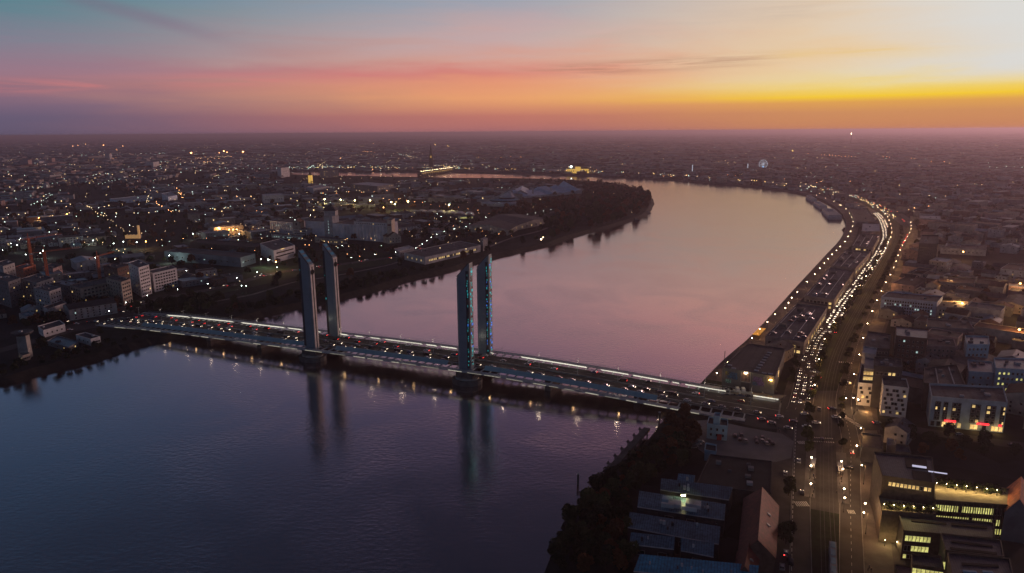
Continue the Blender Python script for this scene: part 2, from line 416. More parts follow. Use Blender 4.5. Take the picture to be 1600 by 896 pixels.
s3 = mth('MULTIPLY', band(mth('ADD', mth('MULTIPLY', azi, -.23), 1.9), .8), span(-34, -30, -25, -19))
base = mixc(mth('MULTIPLY', s3, .32), base, srgb(128, 96, 122))
s4 = mth('MULTIPLY', mth('MULTIPLY', band(mth('ADD', mth('MULTIPLY', azi, .055), 5.0), .8), span(-45, -34, -12, 4)), mth('MULTIPLY', nz.outputs[0], .42))
base = mixc(s4, base, srgb(214, 124, 122))
s5 = mth('MULTIPLY', mth('MULTIPLY', band(mth('ADD', mth('MULTIPLY', azi, .08), 6.6), 1.6), span(-2, 8, 20, 28)), nz.outputs[0])
base = mixc(mth('MULTIPLY', s5, .3), base, srgb(196, 176, 160))
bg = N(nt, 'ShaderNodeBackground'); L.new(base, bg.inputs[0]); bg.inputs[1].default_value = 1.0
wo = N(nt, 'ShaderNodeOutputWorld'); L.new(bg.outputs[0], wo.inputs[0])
W.cycles.sampling_method = 'MANUAL'; W.cycles.sample_map_resolution = 512

sun = bpy.data.objects.new('sun', bpy.data.lights.new('sun', 'SUN')); COL.objects.link(sun)
sun.data.energy = 1.3; sun.data.angle = rad(9); sun.data.color = (1, .58, .5)
sd = Vector((math.sin(rad(52)) * math.cos(rad(4)), math.cos(rad(52)) * math.cos(rad(4)), math.sin(rad(4))))
sun.rotation_euler = (-sd).to_track_quat('-Z', 'Y').to_euler()
HAZE_ON=True
# ------------------------------------------------------------------ terrain and river
RIGHT = [(850, 896), (866, 858), (884, 828), (905, 792), (926, 757), (950, 735), (985, 712), (1010, 690), (1022, 676), (1030, 664), (1044, 652), (1056, 636), (1088, 606), (1130, 563), (1180, 519), (1240, 453), (1290, 399), (1312, 375), (1321, 356), (1320, 342), (1310, 328), (1288, 313), (1250, 301), (1200, 293), (1130, 286.5), (1060, 281), (1000, 277.5), (900, 273.5), (800, 270.5), (700, 268.5), (600, 267.5), (520, 267), (448, 266.5)]
LEFT = [(446, 273), (500, 275), (560, 276), (640, 277.5), (720, 279), (800, 279.5), (860, 281), (910, 283), (955, 287), (990, 296), (1012, 307), (1017, 318), (1010, 330), (996, 339), (955, 352), (900, 366), (855, 381), (810, 391), (770, 401), (740, 409), (690, 423), (640, 434), (580, 451), (530, 463), (450, 479), (390, 493), (352, 504), (318, 514), (270, 524), (235, 531), (207, 538), (176, 547), (130, 561), (60, 577), (0, 594)]
rb = [at(x, y, 4) for x, y in RIGHT]; lb = [at(x, y, 2.2) for x, y in LEFT]
rb = [Vector((-60, 60, 4)), Vector((-8, 150, 4)), Vector((2, 195, 4))] + smooth(rb[:], 3)
lb = smooth(lb, 3) + [Vector((-420, 452, 2.2)), Vector((-620, 330, 2.2)), Vector((-1500, -200, 2.2))]
jr_ = random.Random(3)
for q in lb:
    q.x += jr_.uniform(-2, 2); q.y += jr_.uniform(-2, 2)
for q in rb + lb: q.z = 4.0
FAR = 60000.0
outline = rb + lb + [Vector((-FAR, -1500, 4)), Vector((-FAR, FAR, 4)), Vector((FAR, FAR, 4)), Vector((FAR, -1500, 4)), Vector((-60, -1500, 4))]
RIVER = [(p.x, p.y) for p in rb] + [(p.x, p.y) for p in lb] + [(-1500, -1500), (-60, -1500)]
tri = geometry.tessellate_polygon([outline])
mt, nt, bs = nt_new('ground_cover'); L = nt.links
g = N(nt, 'ShaderNodeNewGeometry')
def nz_(scale, det=5):
    n = N(nt, 'ShaderNodeTexNoise'); n.inputs['Scale'].default_value = scale; n.inputs['Detail'].default_value = det; L.new(g.outputs['Position'], n.inputs['Vector']); return n
vo = N(nt, 'ShaderNodeTexVoronoi'); vo.inputs['Scale'].default_value = .03; L.new(g.outputs['Position'], vo.inputs['Vector'])
cr = N(nt, 'ShaderNodeValToRGB'); els = cr.color_ramp.elements
els[0].position = 0; els[0].color = (.02, .026, .014, 1); els[1].position = 1; els[1].color = (.11, .1, .1, 1)
for p_, c_ in ((.35, (.035, .035, .03, 1)), (.55, (.05, .048, .05, 1)), (.75, (.025, .03, .02, 1))): e_ = els.new(p_); e_.color = c_
sc_ = N(nt, 'ShaderNodeSeparateColor'); L.new(vo.outputs['Color'], sc_.inputs[0])
a_ = N(nt, 'ShaderNodeMix', data_type='FLOAT'); a_.inputs[0].default_value = .5; L.new(sc_.outputs[0], a_.inputs[2]); L.new(nz_(.12).outputs[0], a_.inputs[3]); L.new(a_.outputs[0], cr.inputs[0])
L.new(cr.outputs[0], bs.inputs['Base Color']); bs.inputs['Roughness'].default_value = .95; bs.inputs['Specular IOR Level'].default_value = .1
M['ground'] = mt
me = bpy.data.meshes.new('ground'); me.from_pydata([tuple(p) for p in outline], [], [tuple(t) for t in tri]); me.materials.append(mt); me.update()
for p in me.polygons:
    pass
ground = bpy.data.objects.new('ground', me); COL.objects.link(ground); ground['kind'] = 'structure'
bm_ = bmesh.new(); bm_.from_mesh(me); bmesh.ops.recalc_face_normals(bm_, faces=bm_.faces)
if sum(f_.normal.z for f_ in bm_.faces) < 0: bmesh.ops.reverse_faces(bm_, faces=bm_.faces)
bm_.to_mesh(me); bm_.free()
# banks: stone quay on the right, sloping mud on the left
mb = MB()
A = rb; B = [Vector((p.x, p.y, -1.5)) for p in rb]
strip_mesh(mb, A, B, 'concrete_dark'); o = mb.build('quay_wall'); o['kind'] = 'structure'
M['mud'] = mat('river_mud', (.035, .03, .025), .8, .4, .2)
mb = MB(); A_, B_ = ribbon(lb, 0, 9, -1.0); A = [Vector((p.x, p.y, 4.0)) for p in lb]
B1, B2 = ribbon(lb, -9, -9, -1.0)
tst = sum(1 for p in B_ if inpoly(p.x, p.y, RIVER)); tst2 = sum(1 for p in B1 if inpoly(p.x, p.y, RIVER))
strip_mesh(mb, A, B_ if tst > tst2 else B1, 'mud'); o = mb.build('mud_bank'); o['kind'] = 'structure'

# water
mt, nt, bs = nt_new('river_water'); L = nt.links
g = N(nt, 'ShaderNodeNewGeometry')
mp = N(nt, 'ShaderNodeMapping'); mp.inputs['Scale'].default_value = (.28, .5, .3); mp.inputs['Rotation'].default_value = (0, 0, .25); L.new(g.outputs['Position'], mp.inputs[0])
w1 = N(nt, 'ShaderNodeTexNoise'); w1.inputs['Scale'].default_value = 1.0; w1.inputs['Detail'].default_value = 5; w1.inputs['Roughness'].default_value = .6; L.new(mp.outputs[0], w1.inputs['Vector'])
w2 = N(nt, 'ShaderNodeTexNoise'); w2.inputs['Scale'].default_value = .012; w2.inputs['Detail'].default_value = 5; w2.inputs['Distortion'].default_value = 1.5; L.new(g.outputs['Position'], w2.inputs['Vector'])
calm = N(nt, 'ShaderNodeMapRange'); L.new(w2.outputs[0], calm.inputs[0]); calm.inputs[1].default_value = .35; calm.inputs[2].default_value = .65; calm.inputs[3].default_value = .03; calm.inputs[4].default_value = .17
bp = N(nt, 'ShaderNodeBump'); L.new(calm.outputs[0], bp.inputs['Strength']); bp.inputs['Distance'].default_value = 1.0; L.new(w1.outputs[0], bp.inputs['Height'])
L.new(bp.outputs[0], bs.inputs['Normal'])
bs.inputs['Base Color'].default_value = (.08, .052, .046, 1); bs.inputs['Specular Tint'].default_value = (1, .92, .91, 1); bs.inputs['Roughness'].default_value = .1; bs.inputs['IOR'].default_value = 6.5
M['water'] = mt
mb = MB(); mb.poly([(-FAR, -1500, 0), (FAR, -1500, 0), (FAR, FAR, 0), (-FAR, FAR, 0)], 'water'); o = mb.build('river'); o['kind'] = 'structure'

# haze: one closed box of thin air
mt = bpy.data.materials.new('haze_air'); mt.use_nodes = True; nt = mt.node_tree; nt.nodes.clear()
pv = N(nt, 'ShaderNodeVolumePrincipled'); pv.inputs['Density'].default_value = HAZE if 'HAZE' in globals() else 0.85e-4; pv.inputs['Color'].default_value = (.88, .7, .82, 1); pv.inputs['Anisotropy'].default_value = .5
om = N(nt, 'ShaderNodeOutputMaterial'); nt.links.new(pv.outputs[0], om.inputs['Volume'])
M['haze'] = mt
if HAZE_ON:
    mb = MB(); mb.box((0, 30000, 82), (124000, 66000, 170), 'haze'); hz = mb.build('haze'); hz['kind'] = 'stuff'

# ------------------------------------------------------------------ the lift bridge
M['tower_skin'] = mat('tower_metal_skin', (.17, .23, .28), .38, .12, .15, metal=.25, spec=.5)
M['blueglass'] = mat('blue_glazing', (.12, .4, .62), .15, .15, .5, spec=.8)
M['cream_metal'] = mat('pale_guide_metal', (.62, .56, .54), .5, .2, .3)
M['black'] = mat('black_void', (.008, .008, .009), .9, .2, 1)  # black colour stands in for the dark inside openings and slots
mt, nt, bs = nt_new('screen_glass'); tcn = N(nt, 'ShaderNodeTexCoord'); nn = N(nt, 'ShaderNodeTexNoise'); nn.inputs['Scale'].default_value = .2; nt.links.new(tcn.outputs['Object'], nn.inputs['Vector'])
crn = N(nt, 'ShaderNodeValToRGB'); crn.color_ramp.elements[0].color = (.26, .42, .47, 1); crn.color_ramp.elements[1].color = (.46, .6, .64, 1); nt.links.new(nn.outputs[0], crn.inputs[0]); nt.links.new(crn.outputs[0], bs.inputs['Base Color'])
bs.inputs['Roughness'].default_value = .25; M['screen_glass'] = mt
BO = Vector((-32, 434, 0)); BU = Vector((.915, -.403, 0)).normalized(); BV = Vector((-BU.y, BU.x, 0)); BANG = math.atan2(BU.y, BU.x)
PROF = [(-350, 4.1), (-290, 7.0), (-230, 8.2), (-170, 8.9), (-80, 10), (22, 10), (48, 9.3), (77, 8.4), (97, 7.6), (123, 6.4), (153, 5.2), (192, 4.12)]
def bz(s): return float(np.interp(s, [p[0] for p in PROF], [p[1] for p in PROF]))
def bp_(s, t, dz=0): return BO + BU * s + BV * t + Vector((0, 0, bz(s) + dz))
SS = sorted(set([p[0] for p in PROF] + list(range(-350, 193, 12))))
def sweep(mb, prof, mn, s0=-350, s1=192, ss=None):
    """sweep a (t, dz) section along the deck"""
    ss = [s for s in (ss or SS) if s0 < s < s1]; ss = [s0] + ss + [s1]
    n = len(prof); b = len(mb.v)
    for s in ss:
        for t, dz in prof: mb.v.append(tuple(bp_(s, t, dz)))
    k = mb._m(mn)
    for i in range(len(ss) - 1):
        for j in range(n):
            l = (j + 1) % n
            mb.f.append((b + i * n + j, b + (i + 1) * n + j, b + (i + 1) * n + l, b + i * n + l)); mb.mi.append(k)
    mb.f.append(tuple(b + j for j in range(n))); mb.mi.append(k)
    mb.f.append(tuple(b + (len(ss) - 1) * n + n - 1 - j for j in range(n))); mb.mi.append(k)
def rect(t0, t1, z0, z1): return [(t0, z0), (t0, z1), (t1, z1), (t1, z0)]
bridge = empty('lift_bridge', bp_(-62, 20, 0) * 1.0, 0, 'long low road bridge with lit walkways crossing the river between four slanted towers', 'bridge')
bridge.location = (0, 0, 0)
def bpart(mb, name, par=None):
    o = mb.build(name); o.parent = par or bridge; return o
mb = MB(); sweep(mb, [(7.5, -.35), (7.5, -.02), (33, -.02), (33, -.35), (29, -2.6), (11.5, -2.6)], 'concrete'); bpart(mb, 'box_girder')
mb = MB(); sweep(mb, rect(7.9, 19.6, -.02, .04), 'asphalt_worn', -349, 191); bpart(mb, 'carriageway')
mb = MB(); sweep(mb, rect(20.9, 32.6, -.02, .04), 'asphalt_worn', -349, 191); bpart(mb, 'carriageway')
mb = MB(); sweep(mb, rect(19.9, 20.6, -.02, .75), 'concrete', -345, 150); bpart(mb, 'median_barrier')
for t in (7.6, 32.9):
    mb = MB(); sweep(mb, rect(t - .12, t + .12, .75, .95), 'steel', -345, 165)
    for s in range(-345, 165, 4): mb.box(bp_(s, t, .42), (.12, .12, .9), 'steel', BANG)
    bpart(mb, 'guard_rail')
for sgn, T in ((1, 0), (-1, 1)):
    tt = (lambda t: t) if sgn > 0 else (lambda t: 40.5 - t)
    def rct(a, b, z0, z1): return rect(tt(a), tt(b), z0, z1) if sgn > 0 else rect(tt(b), tt(a), z0, z1)
    mb = MB(); sweep(mb, rct(-3.2, .3, -.5, -.15), 'steel', -345, 175); wk = bpart(mb, 'walkway')
    mb = MB(); sweep(mb, rct(-3.6, -3.2, -.9, -.1), 'steel', -345, 175); bpart(mb, 'edge_beam')
    mb = MB(); sweep(mb, rct(-3.55, -3.45, .85, .97), 'steel', -340, 170)
    for s in range(-340, 170, 3): mb.box(bp_(s, tt(-3.5), .4), (.08, .08, 1.0), 'steel', BANG)
    bpart(mb, 'railing')
    # cross beams in the open gap between walkway and girder
    mb = MB()
    for s in range(-342, 176, 6):
        mb.box(bp_(s, tt(4.0), -.5), (.7, 7.6, .7), 'steel', BANG)
    bpart(mb, 'cross_beams')
    # inclined wind screens beside the road, left out at the towers
    for s0, s1 in ((-300, -124), (-105, -14), (13, 60), (60, 125)):
        if sgn > 0:
            mb = MB(); sweep(mb, [(3.4, -.1), (6.3, 2.1), (6.45, 2.1), (3.65, -.1)], 'screen_glass', s0, s1); bpart(mb, 'wind_screen')
    # strip lights under the outer edge
    rr_ = random.Random(5 + sgn)
    s = -322
    while s < 168:
        ln = rr_.uniform(5, 15); mb = MB(); sweep(mb, rct(-3.78, -3.62, -.75, -.3), 'strip', s, min(s + ln, 170), ss=[]); bpart(mb, 'strip_light'); s += ln + rr_.choice([2.0, 4, 7, 12])
# far glass screens in uneven runs, walkway light put in as their own glow
for s0, s1 in ((-306, -281), (-277, -232), (-222, -178), (-174, -161), (-155, -143), (-125, -117), (-110, -103), (-96, -88), (-83, -52), (-48, -40), (-36, -24), (-21, -10), (-6, 5), (26, 72), (82, 100), (103, 125), (128, 132), (136, 160), (176, 196)):
    a_ = s0
    mb = MB(); sweep(mb, [(36.8, .1), (34.0, 1.75), (33.85, 1.75), (36.5, .1)], 'screen', s0, min(s1, 190)); bpart(mb, 'lit_screen')
# spans that rest in the river: piers
for s, w_ in ((-285, 4), (-232, 4), (-180, 4), (55, 4), (112, 4), (160, 4)):
    mb = MB(); P = [bp_(s - w_ / 2, 9), bp_(s + w_ / 2, 9), bp_(s + w_ / 2, 31), bp_(s - w_ / 2, 31)]
    mb.prism(P, -2, bz(s) - 2.5, 'concrete_dark'); bpart(mb, 'pier')
# road markings on the deck
for t in (13.7, 26.7):
    mb = MB()
    for s in range(-330, 180, 9): sweep(mb, rect(t - .08, t + .08, .05, .07), 'paint', s, s + 3.5, ss=[])
    bpart(mb, 'lane_marking')['kind'] = 'stuff'

# towers -------------------------------------------------------------
def tower(s, t, out, label):
    """out = +1: tall edge, light strip face +s; the pale guide channel faces -out"""
    root = empty('bridge_tower', bp_(s, t) * 1.0, BANG, label, 'bridge tower', 'four slanted towers of the lift bridge')
    root.location.z = 0
    zb, zs, zt = 2.0, 70.5, 80.0; hw, hd = 4.35, 3.25
    mb = MB(); x0, x1 = -hw * out, hw * out
    # shaft with chamfered long edges, sloping head
    sec = [(-hw, -hd + 1.0), (-hw + .9, -hd), (hw - .9, -hd), (hw, -hd + 1.0), (hw, hd - 1.0), (hw - .9, hd), (-hw + .9, hd), (-hw, hd - 1.0)]
    n = len(sec); b = 0
    for x, y in sec: mb.v.append((x, y, zb))
    for x, y in sec: mb.v.append((x, y, zs + (zt - zs) * (x * out + hw) / (2 * hw)))
    k = mb._m('tower_skin')
    for i in range(n):
        j = (i + 1) % n; mb.f.append((i, j, n + j, n + i)); mb.mi.append(k)
    mb.f.append(tuple(n + i for i in range(n))); mb.mi.append(k)
    mb.f.append(tuple(n - 1 - i for i in range(n))); mb.mi.append(k)
    sh = mb.build('shaft', root)
    # sloping glazed head
    sl = math.atan2(zt - zs, 2 * hw)
    mb = MB(); Rm = Matrix.Rotation(-sl * out, 3, 'Y')
    for q in (-.55, .15, .7):
        mb.box((q * hw * out * -1 * -1, 0, (zs + zt) / 2 + q * (zt - zs) / 2 + .12), (2.1, 3.6, .25), 'blueglass', R=Rm)
    mb.build('head_glazing', root)
    mb = MB()
    for y in (-hd + .25, hd - .25): mb.box((0, y, (zs + zt) / 2 + .3), (math.hypot(2 * hw, zt - zs) - .2, .35, .5), 'steel_dark', R=Rm)
    mb.build('head_edge', root)
    # light strip: window panels up the outer face and round its corner
    ls = empty('light_strip', (0, 0, 0)); ls.parent = root
    rr_ = random.Random(int(s + t * 7)); z = 12.5
    while z < 76.5:
        hgt = rr_.choice([.9, 1.3, 1.9]); zz = z + hgt / 2
        c = rr_.random(); blue = (t > 20)
        mn = ('blue_led' if c < (.5 if blue else .12) else 'cyan_led') if rr_.random() < (.84 if out > 0 else .3) else 'glass'
        inst('lit_pane', pane(mn), ls, (out * (hw + .03), rr_.uniform(-1.0, 1.3), zz), 0, (.12, rr_.uniform(1.0, 2.4), hgt * .85))
        if zz < 74 and rr_.random() < (.75 if out > 0 else .1):
            inst('lit_pane', pane(mn if rr_.random() < .6 else 'cyan_led'), ls, (out * (hw - 1.15 + rr_.uniform(-.3, .25)), -hd - .02, zz + .1), 0, (rr_.uniform(.3, .75), .1, hgt * .8))
        z += hgt + .25
    mb = MB(); mb.box((out * (hw - 1.3), -hd - .01, 43), (1.9, .06, 64), 'dark')
    mb.build('strip_backing', root)
    # guide channel on the inner face
    mb = MB(); xi = -out * (hw + .25)
    mb.box((xi, 1.35, 38), (.6, 1.5, 62), 'cream_metal'); mb.box((xi, -1.35, 38), (.6, 1.5, 62), 'cream_metal')
    mb.box((xi + out * .15, 0, 38), (.3, 1.2, 62), 'dark'); mb.box((xi, 0, 69.2), (.6, 4.6, 1.2), 'cream_metal')
    gc = mb.build('guide_channel', root)
    mb = MB(); c = (xi - out * .35, 0, 64.8)
    mb.tube((xi, 0, 64.8), (xi - out * .5, 0, 64.8), 1.9, 'black', 20)
    o = mb.build('pulley_opening', root); 
    # pile cap
    mb = MB(); ring = [(8.2 * math.cos(a_) * (1.25 if abs(math.cos(a_)) > .5 else 1), 8.5 * math.sin(a_)) for a_ in [i * math.pi / 8 for i in range(16)]]
    mb.prism(ring, -2, 3.2, 'concrete_dark', 'concrete_dark'); mb.prism([(x * .8, y * .8) for x, y in ring], 3.2, 4.4, 'concrete')
    mb.build('pile_cap', root)
    mb = MB(); mb.prism([(-6, -4.2), (6, -4.2), (6, 4.2), (-6, 4.2)], 4.4, 8.3, 'concrete_dark'); mb.build('base_block', root)
    return root
PANE = {}
def pane(mn):
    if mn not in PANE: PANE[mn] = MB().box((0, 0, 0), (1, 1, 1), mn).mesh('pane_' + mn)
    return PANE[mn]
tower(1, 3.25, 1, 'near tower of the right pair, teal light strip up its right edge')
tower(-1, 35.7, 1, 'far tower of the right pair, blue light strip up its right edge, tallest looking tip')
tower(-124.5, 3.25, -1, 'near tower of the left pair, pale channel with dark round opening')
tower(-128, 33.9, -1, 'far tower of the left pair standing behind the roadway, tip pointing up left')
occupy([(p.x, p.y) for p in (bp_(-355, -8), bp_(195, -8), bp_(195, 48), bp_(-355, 48))])
# ------------------------------------------------------------------ reusable pieces
WMESH = {}
def wmesh(pm):
    if pm not in WMESH:
        mb = MB(); mb.box((0, 0, 0), (.86, .1, .88), pm)
        mb.box((-.47, 0, 0), (.06, .2, 1), 'frame'); mb.box((.47, 0, 0), (.06, .2, 1), 'frame'); mb.box((0, 0, .47), (.88, .2, .06), 'frame'); mb.box((0, .05, -.47), (.88, .3, .06), 'frame')
        WMESH[pm] = mb.mesh('window')
    return WMESH[pm]
WCOUNT = {}
def windows(root, p0, p1, z0, z1, cols, rows, w=1.3, h=1.5, lit=.1, lm='win_warm', rng=None, skip=0.0, jit=0.0, margin=.06, fn=None):
    """individual windows on the wall from p0 to p1 (outside on the right hand of p0 > p1)"""
    rng = rng or RND
    p0, p1 = Vector((p0[0], p0[1], 0)), Vector((p1[0], p1[1], 0)); d = p1 - p0; Ln = d.length; d = d / Ln; n = Vector((d.y, -d.x, 0)); ang = math.atan2(d.y, d.x)
    for i in range(cols):
        for j in range(rows):
            if WCOUNT.get(root, 0) >= 98: return
            if rng.random() < skip: continue
            u = margin + (1 - 2 * margin) * (i + .5 + (jit * (((i * 7 + j * 5) % 3) - 1))) / cols
            z = z0 + (z1 - z0) * (j + .5) / rows
            p = p0 + d * (Ln * u) + n * .03
            pm = lm if rng.random() < (fn(i, j) if fn else lit) else 'glass'
            inst('window', wmesh(pm), root, (p.x, p.y, z), ang, (w, 1, h)); WCOUNT[root] = WCOUNT.get(root, 0) + 1
def block(name, label, cat, px, zt, wall, roof, zb=4.0, group=None, parapet=.9, world=None, gable=None, occ=True, roofbits=0, parent=None, wname='wall', rname='roof'):
    """building on the plan that the roof corners (FL, FR, BR, BL) give"""
    P = [Vector((p[0], p[1])) for p in (world or pts(px, zt))]
    if area(P) < 0: raise Exception('winding ' + label)
    c = sum(P, Vector((0, 0))) / len(P)
    if occ: occupy(P)
    root = parent or empty(name, (0, 0, 0), 0, label, cat, group)
    mb = MB()
    if gable is None:
        mb.prism(P, zb, zt, wall, cap=False); mb.poly([(p.x, p.y, zb) for p in P][::-1], wall); mb.build(wname, root)
        mb = MB(); Q = [c + (p - c) * .985 for p in P]
        mb.prism(Q, zt - .5, zt - .02, roof); r = mb.build(rname, root)
        if parapet:
            mb = MB(); n = len(P)
            for i in range(n):
                a, b = P[i], P[(i + 1) % n]; d = b - a; l = d.length; mid = (a + b) / 2
                if l > .6: mb.box((mid.x, mid.y, zt - .1 + parapet / 2), (l - .3, .32, parapet), wall, math.atan2(d.y, d.x))
            mb.build('parapet', root)
        rng = random.Random(int(abs(c.x * 13 + c.y)))
        for k in range(roofbits):
            u, v = rng.uniform(.15, .85), rng.uniform(.2, .8)
            q = P[0].lerp(P[1], u).lerp(P[3].lerp(P[2], u), v); d = P[1] - P[0]
            mb = MB(); s_ = rng.uniform(1, 2.6); mb.box((q.x, q.y, zt + .5), (s_, s_ * rng.uniform(.6, 1.4), rng.uniform(1, 1.8)), rng.choice(['greywall', 'roofpale', 'roofgrey']), math.atan2(d.y, d.x)); mb.build('roof_unit', root)
    else:
        # ridge along the edge pair given: 0 = ridge parallel to front edge, 1 = parallel to side edge
        rise = gable[1]; F_, R_, B_, L_ = P
        if gable[0] == 0: r0, r1 = (L_ + F_) / 2, (R_ + B_) / 2; slopes = ((F_, R_, r1, r0), (B_, L_, r0, r1)); ends = ((L_, F_, r0), (R_, B_, r1))
        else: r0, r1 = (F_ + R_) / 2, (L_ + B_) / 2; slopes = ((R_, B_, r1, r0), (L_, F_, r0, r1)); ends = ((F_, R_, r0), (B_, L_, r1))
        mb.prism(P, zb, zt, wall, cap=False)
        for a, b, r in ends: mb.poly([(a.x, a.y, zt), (b.x, b.y, zt), (r.x, r.y, zt + rise)], wall)
        mb.poly([(p.x, p.y, zb) for p in P][::-1], wall); mb.build(wname, root)
        mb = MB(); e = .25
        for a, b, q, r in slopes:
            aa, bb = a + (a - r) * .06, b + (b - q) * .06; zz = zt - rise * .06
            for k in (e, 0):
                pl = [(aa.x, aa.y, zz + k), (bb.x, bb.y, zz + k), (q.x, q.y, zt + rise + k), (r.x, r.y, zt + rise + k)]
                mb.poly(pl if k else pl[::-1], roof)
            mb.poly([(aa.x, aa.y, zz), (bb.x, bb.y, zz), (bb.x, bb.y, zz + e), (aa.x, aa.y, zz + e)], roof)
        mb.build(rname, root)
    root['_P'] = 0
    del root['_P']
    return root, P
def light(name, parent, loc, e, c, r=.4):
    ld = bpy.data.lights.new(name, 'POINT'); ld.energy = e; ld.color = c; ld.shadow_soft_size = r
    o = bpy.data.objects.new(name, ld); COL.objects.link(o); o.parent = parent; o.location = loc; return o
LD = {}
def slight(parent, loc, kind, name='bulb'):
    """lamps of one kind share their light data"""
    if kind not in LD:
        e, c, r = {'warm': (520, (1, .58, .28), .5), 'orange': (1500, (1, .5, .15), .8), 'deck': (260, (1, .8, .55), .4), 'big': (9000, (1, .5, .16), 1.5), 'terrace': (300, (1, .68, .25), .3), 'white': (2500, (.8, 1, .85), .6), 'yellow': (9000, (1, .8, .3), 1.0), 'road': (1500, (1, .48, .16), .6)}[kind]
        LD[kind] = bpy.data.lights.new('bulb', 'POINT'); LD[kind].energy = e; LD[kind].color = c; LD[kind].shadow_soft_size = r
    o = bpy.data.objects.new(name, LD[kind]); COL.objects.link(o); o.parent = parent; o.location = loc; return o

# street lamp prototypes
def lamp_proto(name, h, arm, head, hs, pm='steel_dark', pr=.12, both=False):
    r = empty(name, (0, 0, 0))
    mb = MB(); mb.tube((0, 0, 0), (0, 0, h), pr, pm, 6, pr * .6); mb.tube((0, 0, 0), (0, 0, .8), pr * 1.7, pm, 6); mb.build('pole', r)
    for sg in ((1, -1) if both else (1,)):
        if arm:
            mb = MB(); mb.tube((0, 0, h - .1), (arm * sg, 0, h + .25), pr * .6, pm, 5); mb.build('arm', r)
        mb = MB(); mb.ball((arm * sg, 0, h + (.1 if arm else .25)), hs, head, .7); mb.build('lamp_head', r)
    return r
def put_lamp(proto, p, rz, label, group, lk=None, h=8):
    o = place(proto, USED, p, rz, label, group, 'street lamp')
    if lk: slight(o, (0, 0, h - .5), lk)
    return o
L_quay = lamp_proto('street_lamp', 7.5, 0, 'lamp_warm', .32)
L_road = lamp_proto('street_lamp', 9, 1.4, 'lamp_warm', .28)
L_stop = lamp_proto('street_lamp', 6.5, 0, 'lamp_warm', .34)
L_deck = lamp_proto('street_lamp', 10, 1.8, 'steel', .22, 'steel', .11, True)
L_sod = lamp_proto('street_lamp', 11, 1.0, 'lamp_orange', .6)
L_white = lamp_proto('street_lamp', 10, .8, 'lamp_white', .5)
L_flood = lamp_proto('floodlight_mast', 18, 0, 'lamp_yellow', 1.1)
L_terr = lamp_proto('terrace_lamp', 2.4, 0, 'lamp_warm', .13, pr=.06)
L_bank = lamp_proto('street_lamp', 8, .6, 'lamp_white', .3)

# cars: one prototype per paint and per lights shown
def car_proto(paint, kind='car', lights='both', van=False):
    r = empty('van' if van else 'car', (0, 0, 0)); Ln, Wd = (5.2, 1.95) if van else (4.3, 1.78); H = 2.1 if van else 1.42
    mb = MB(); hl, hw = Ln / 2, Wd / 2
    # side profile extruded across, cabin narrower
    prof = [(-hl, .35), (-hl, .75 if not van else 1.9), (-hl + .25, .95 if not van else H - .05), (hl - .15, .72), (hl, .55), (hl, .35)] if not van else [(-hl, .35), (-hl, H - .1), (-hl + .1, H), (hl - 1.5, H), (hl - .75, 1.15), (hl - .1, .95), (hl, .6), (hl, .35)]
    if not van: prof = [(-hl, .35), (-hl, .8), (-hl + .15, .93), (-.2, .93), (1.15, .9), (hl - .12, .74), (hl, .55), (hl, .35)]
    n = len(prof)
    for y in (-hw, hw):
        for x, z in prof: mb.v.append((x, y, z))
    k = mb._m(paint)
    mb.f.append(tuple(range(n))); mb.mi.append(k); mb.f.append(tuple(range(2 * n - 1, n - 1, -1))); mb.mi.append(k)
    for i in range(n): j = (i + 1) % n; mb.f.append((j, i, n + i, n + j)); mb.mi.append(k)
    if not van: mb.box((-.35, 0, 1.38), (1.75, Wd * .74, .08), paint, top=.94)
    mb.build('body', r)
    mb = MB()
    if van: mb.box((hl - 1.1, 0, 1.52), (.75, Wd + .02, .6), 'glass', top=.9)
    else: mb.box((-.3, 0, 1.14), (2.7, Wd * .93, .44), 'glass', top=.78)
    mb.build('window', r)
    wm = MB(); wm.tube((0, -.11, 0), (0, .11, 0), .32, 'rubber', 10); wme = wm.mesh('wheel')
    for x in (-hl * .62, hl * .62):
        for y in (-hw + .08, hw - .08): inst('wheel', wme, r, (x, y, .32))
    if lights in ('both', 'head'):
        hm = MB().box((0, 0, 0), (.12, .36, .2), 'headlight').mesh('headlight')
        for y in (-hw + .3, hw - .3): inst('headlight', hm, r, (hl + .02, y, .66))
    if lights in ('both', 'tail'):
        tm = MB().box((0, 0, 0), (.1, .34, .2), 'taillight').mesh('taillight')
        for y in (-hw + .25, hw - .25): inst('taillight', tm, r, (-hl - .02, y, .78))
    return r
CARS = {}
def car(p, rz, paint, lights, where, van=False, cat=None):
    """where: phrase closing the label, group shared by look-alikes"""
    key = (paint, lights, van)
    if key not in CARS: CARS[key] = car_proto('car_' + paint, lights=lights, van=van)
    k = 'van' if van else 'car'
    lab = f"{paint} {k} {where}"
    o = place(CARS[key], USED_C, p, rz, lab, f"{paint} {k}s {where}", k)
    return o
USED_C = {}
PAINTS = ['white', 'white', 'silver', 'silver', 'black', 'black', 'black', 'blue', 'red']

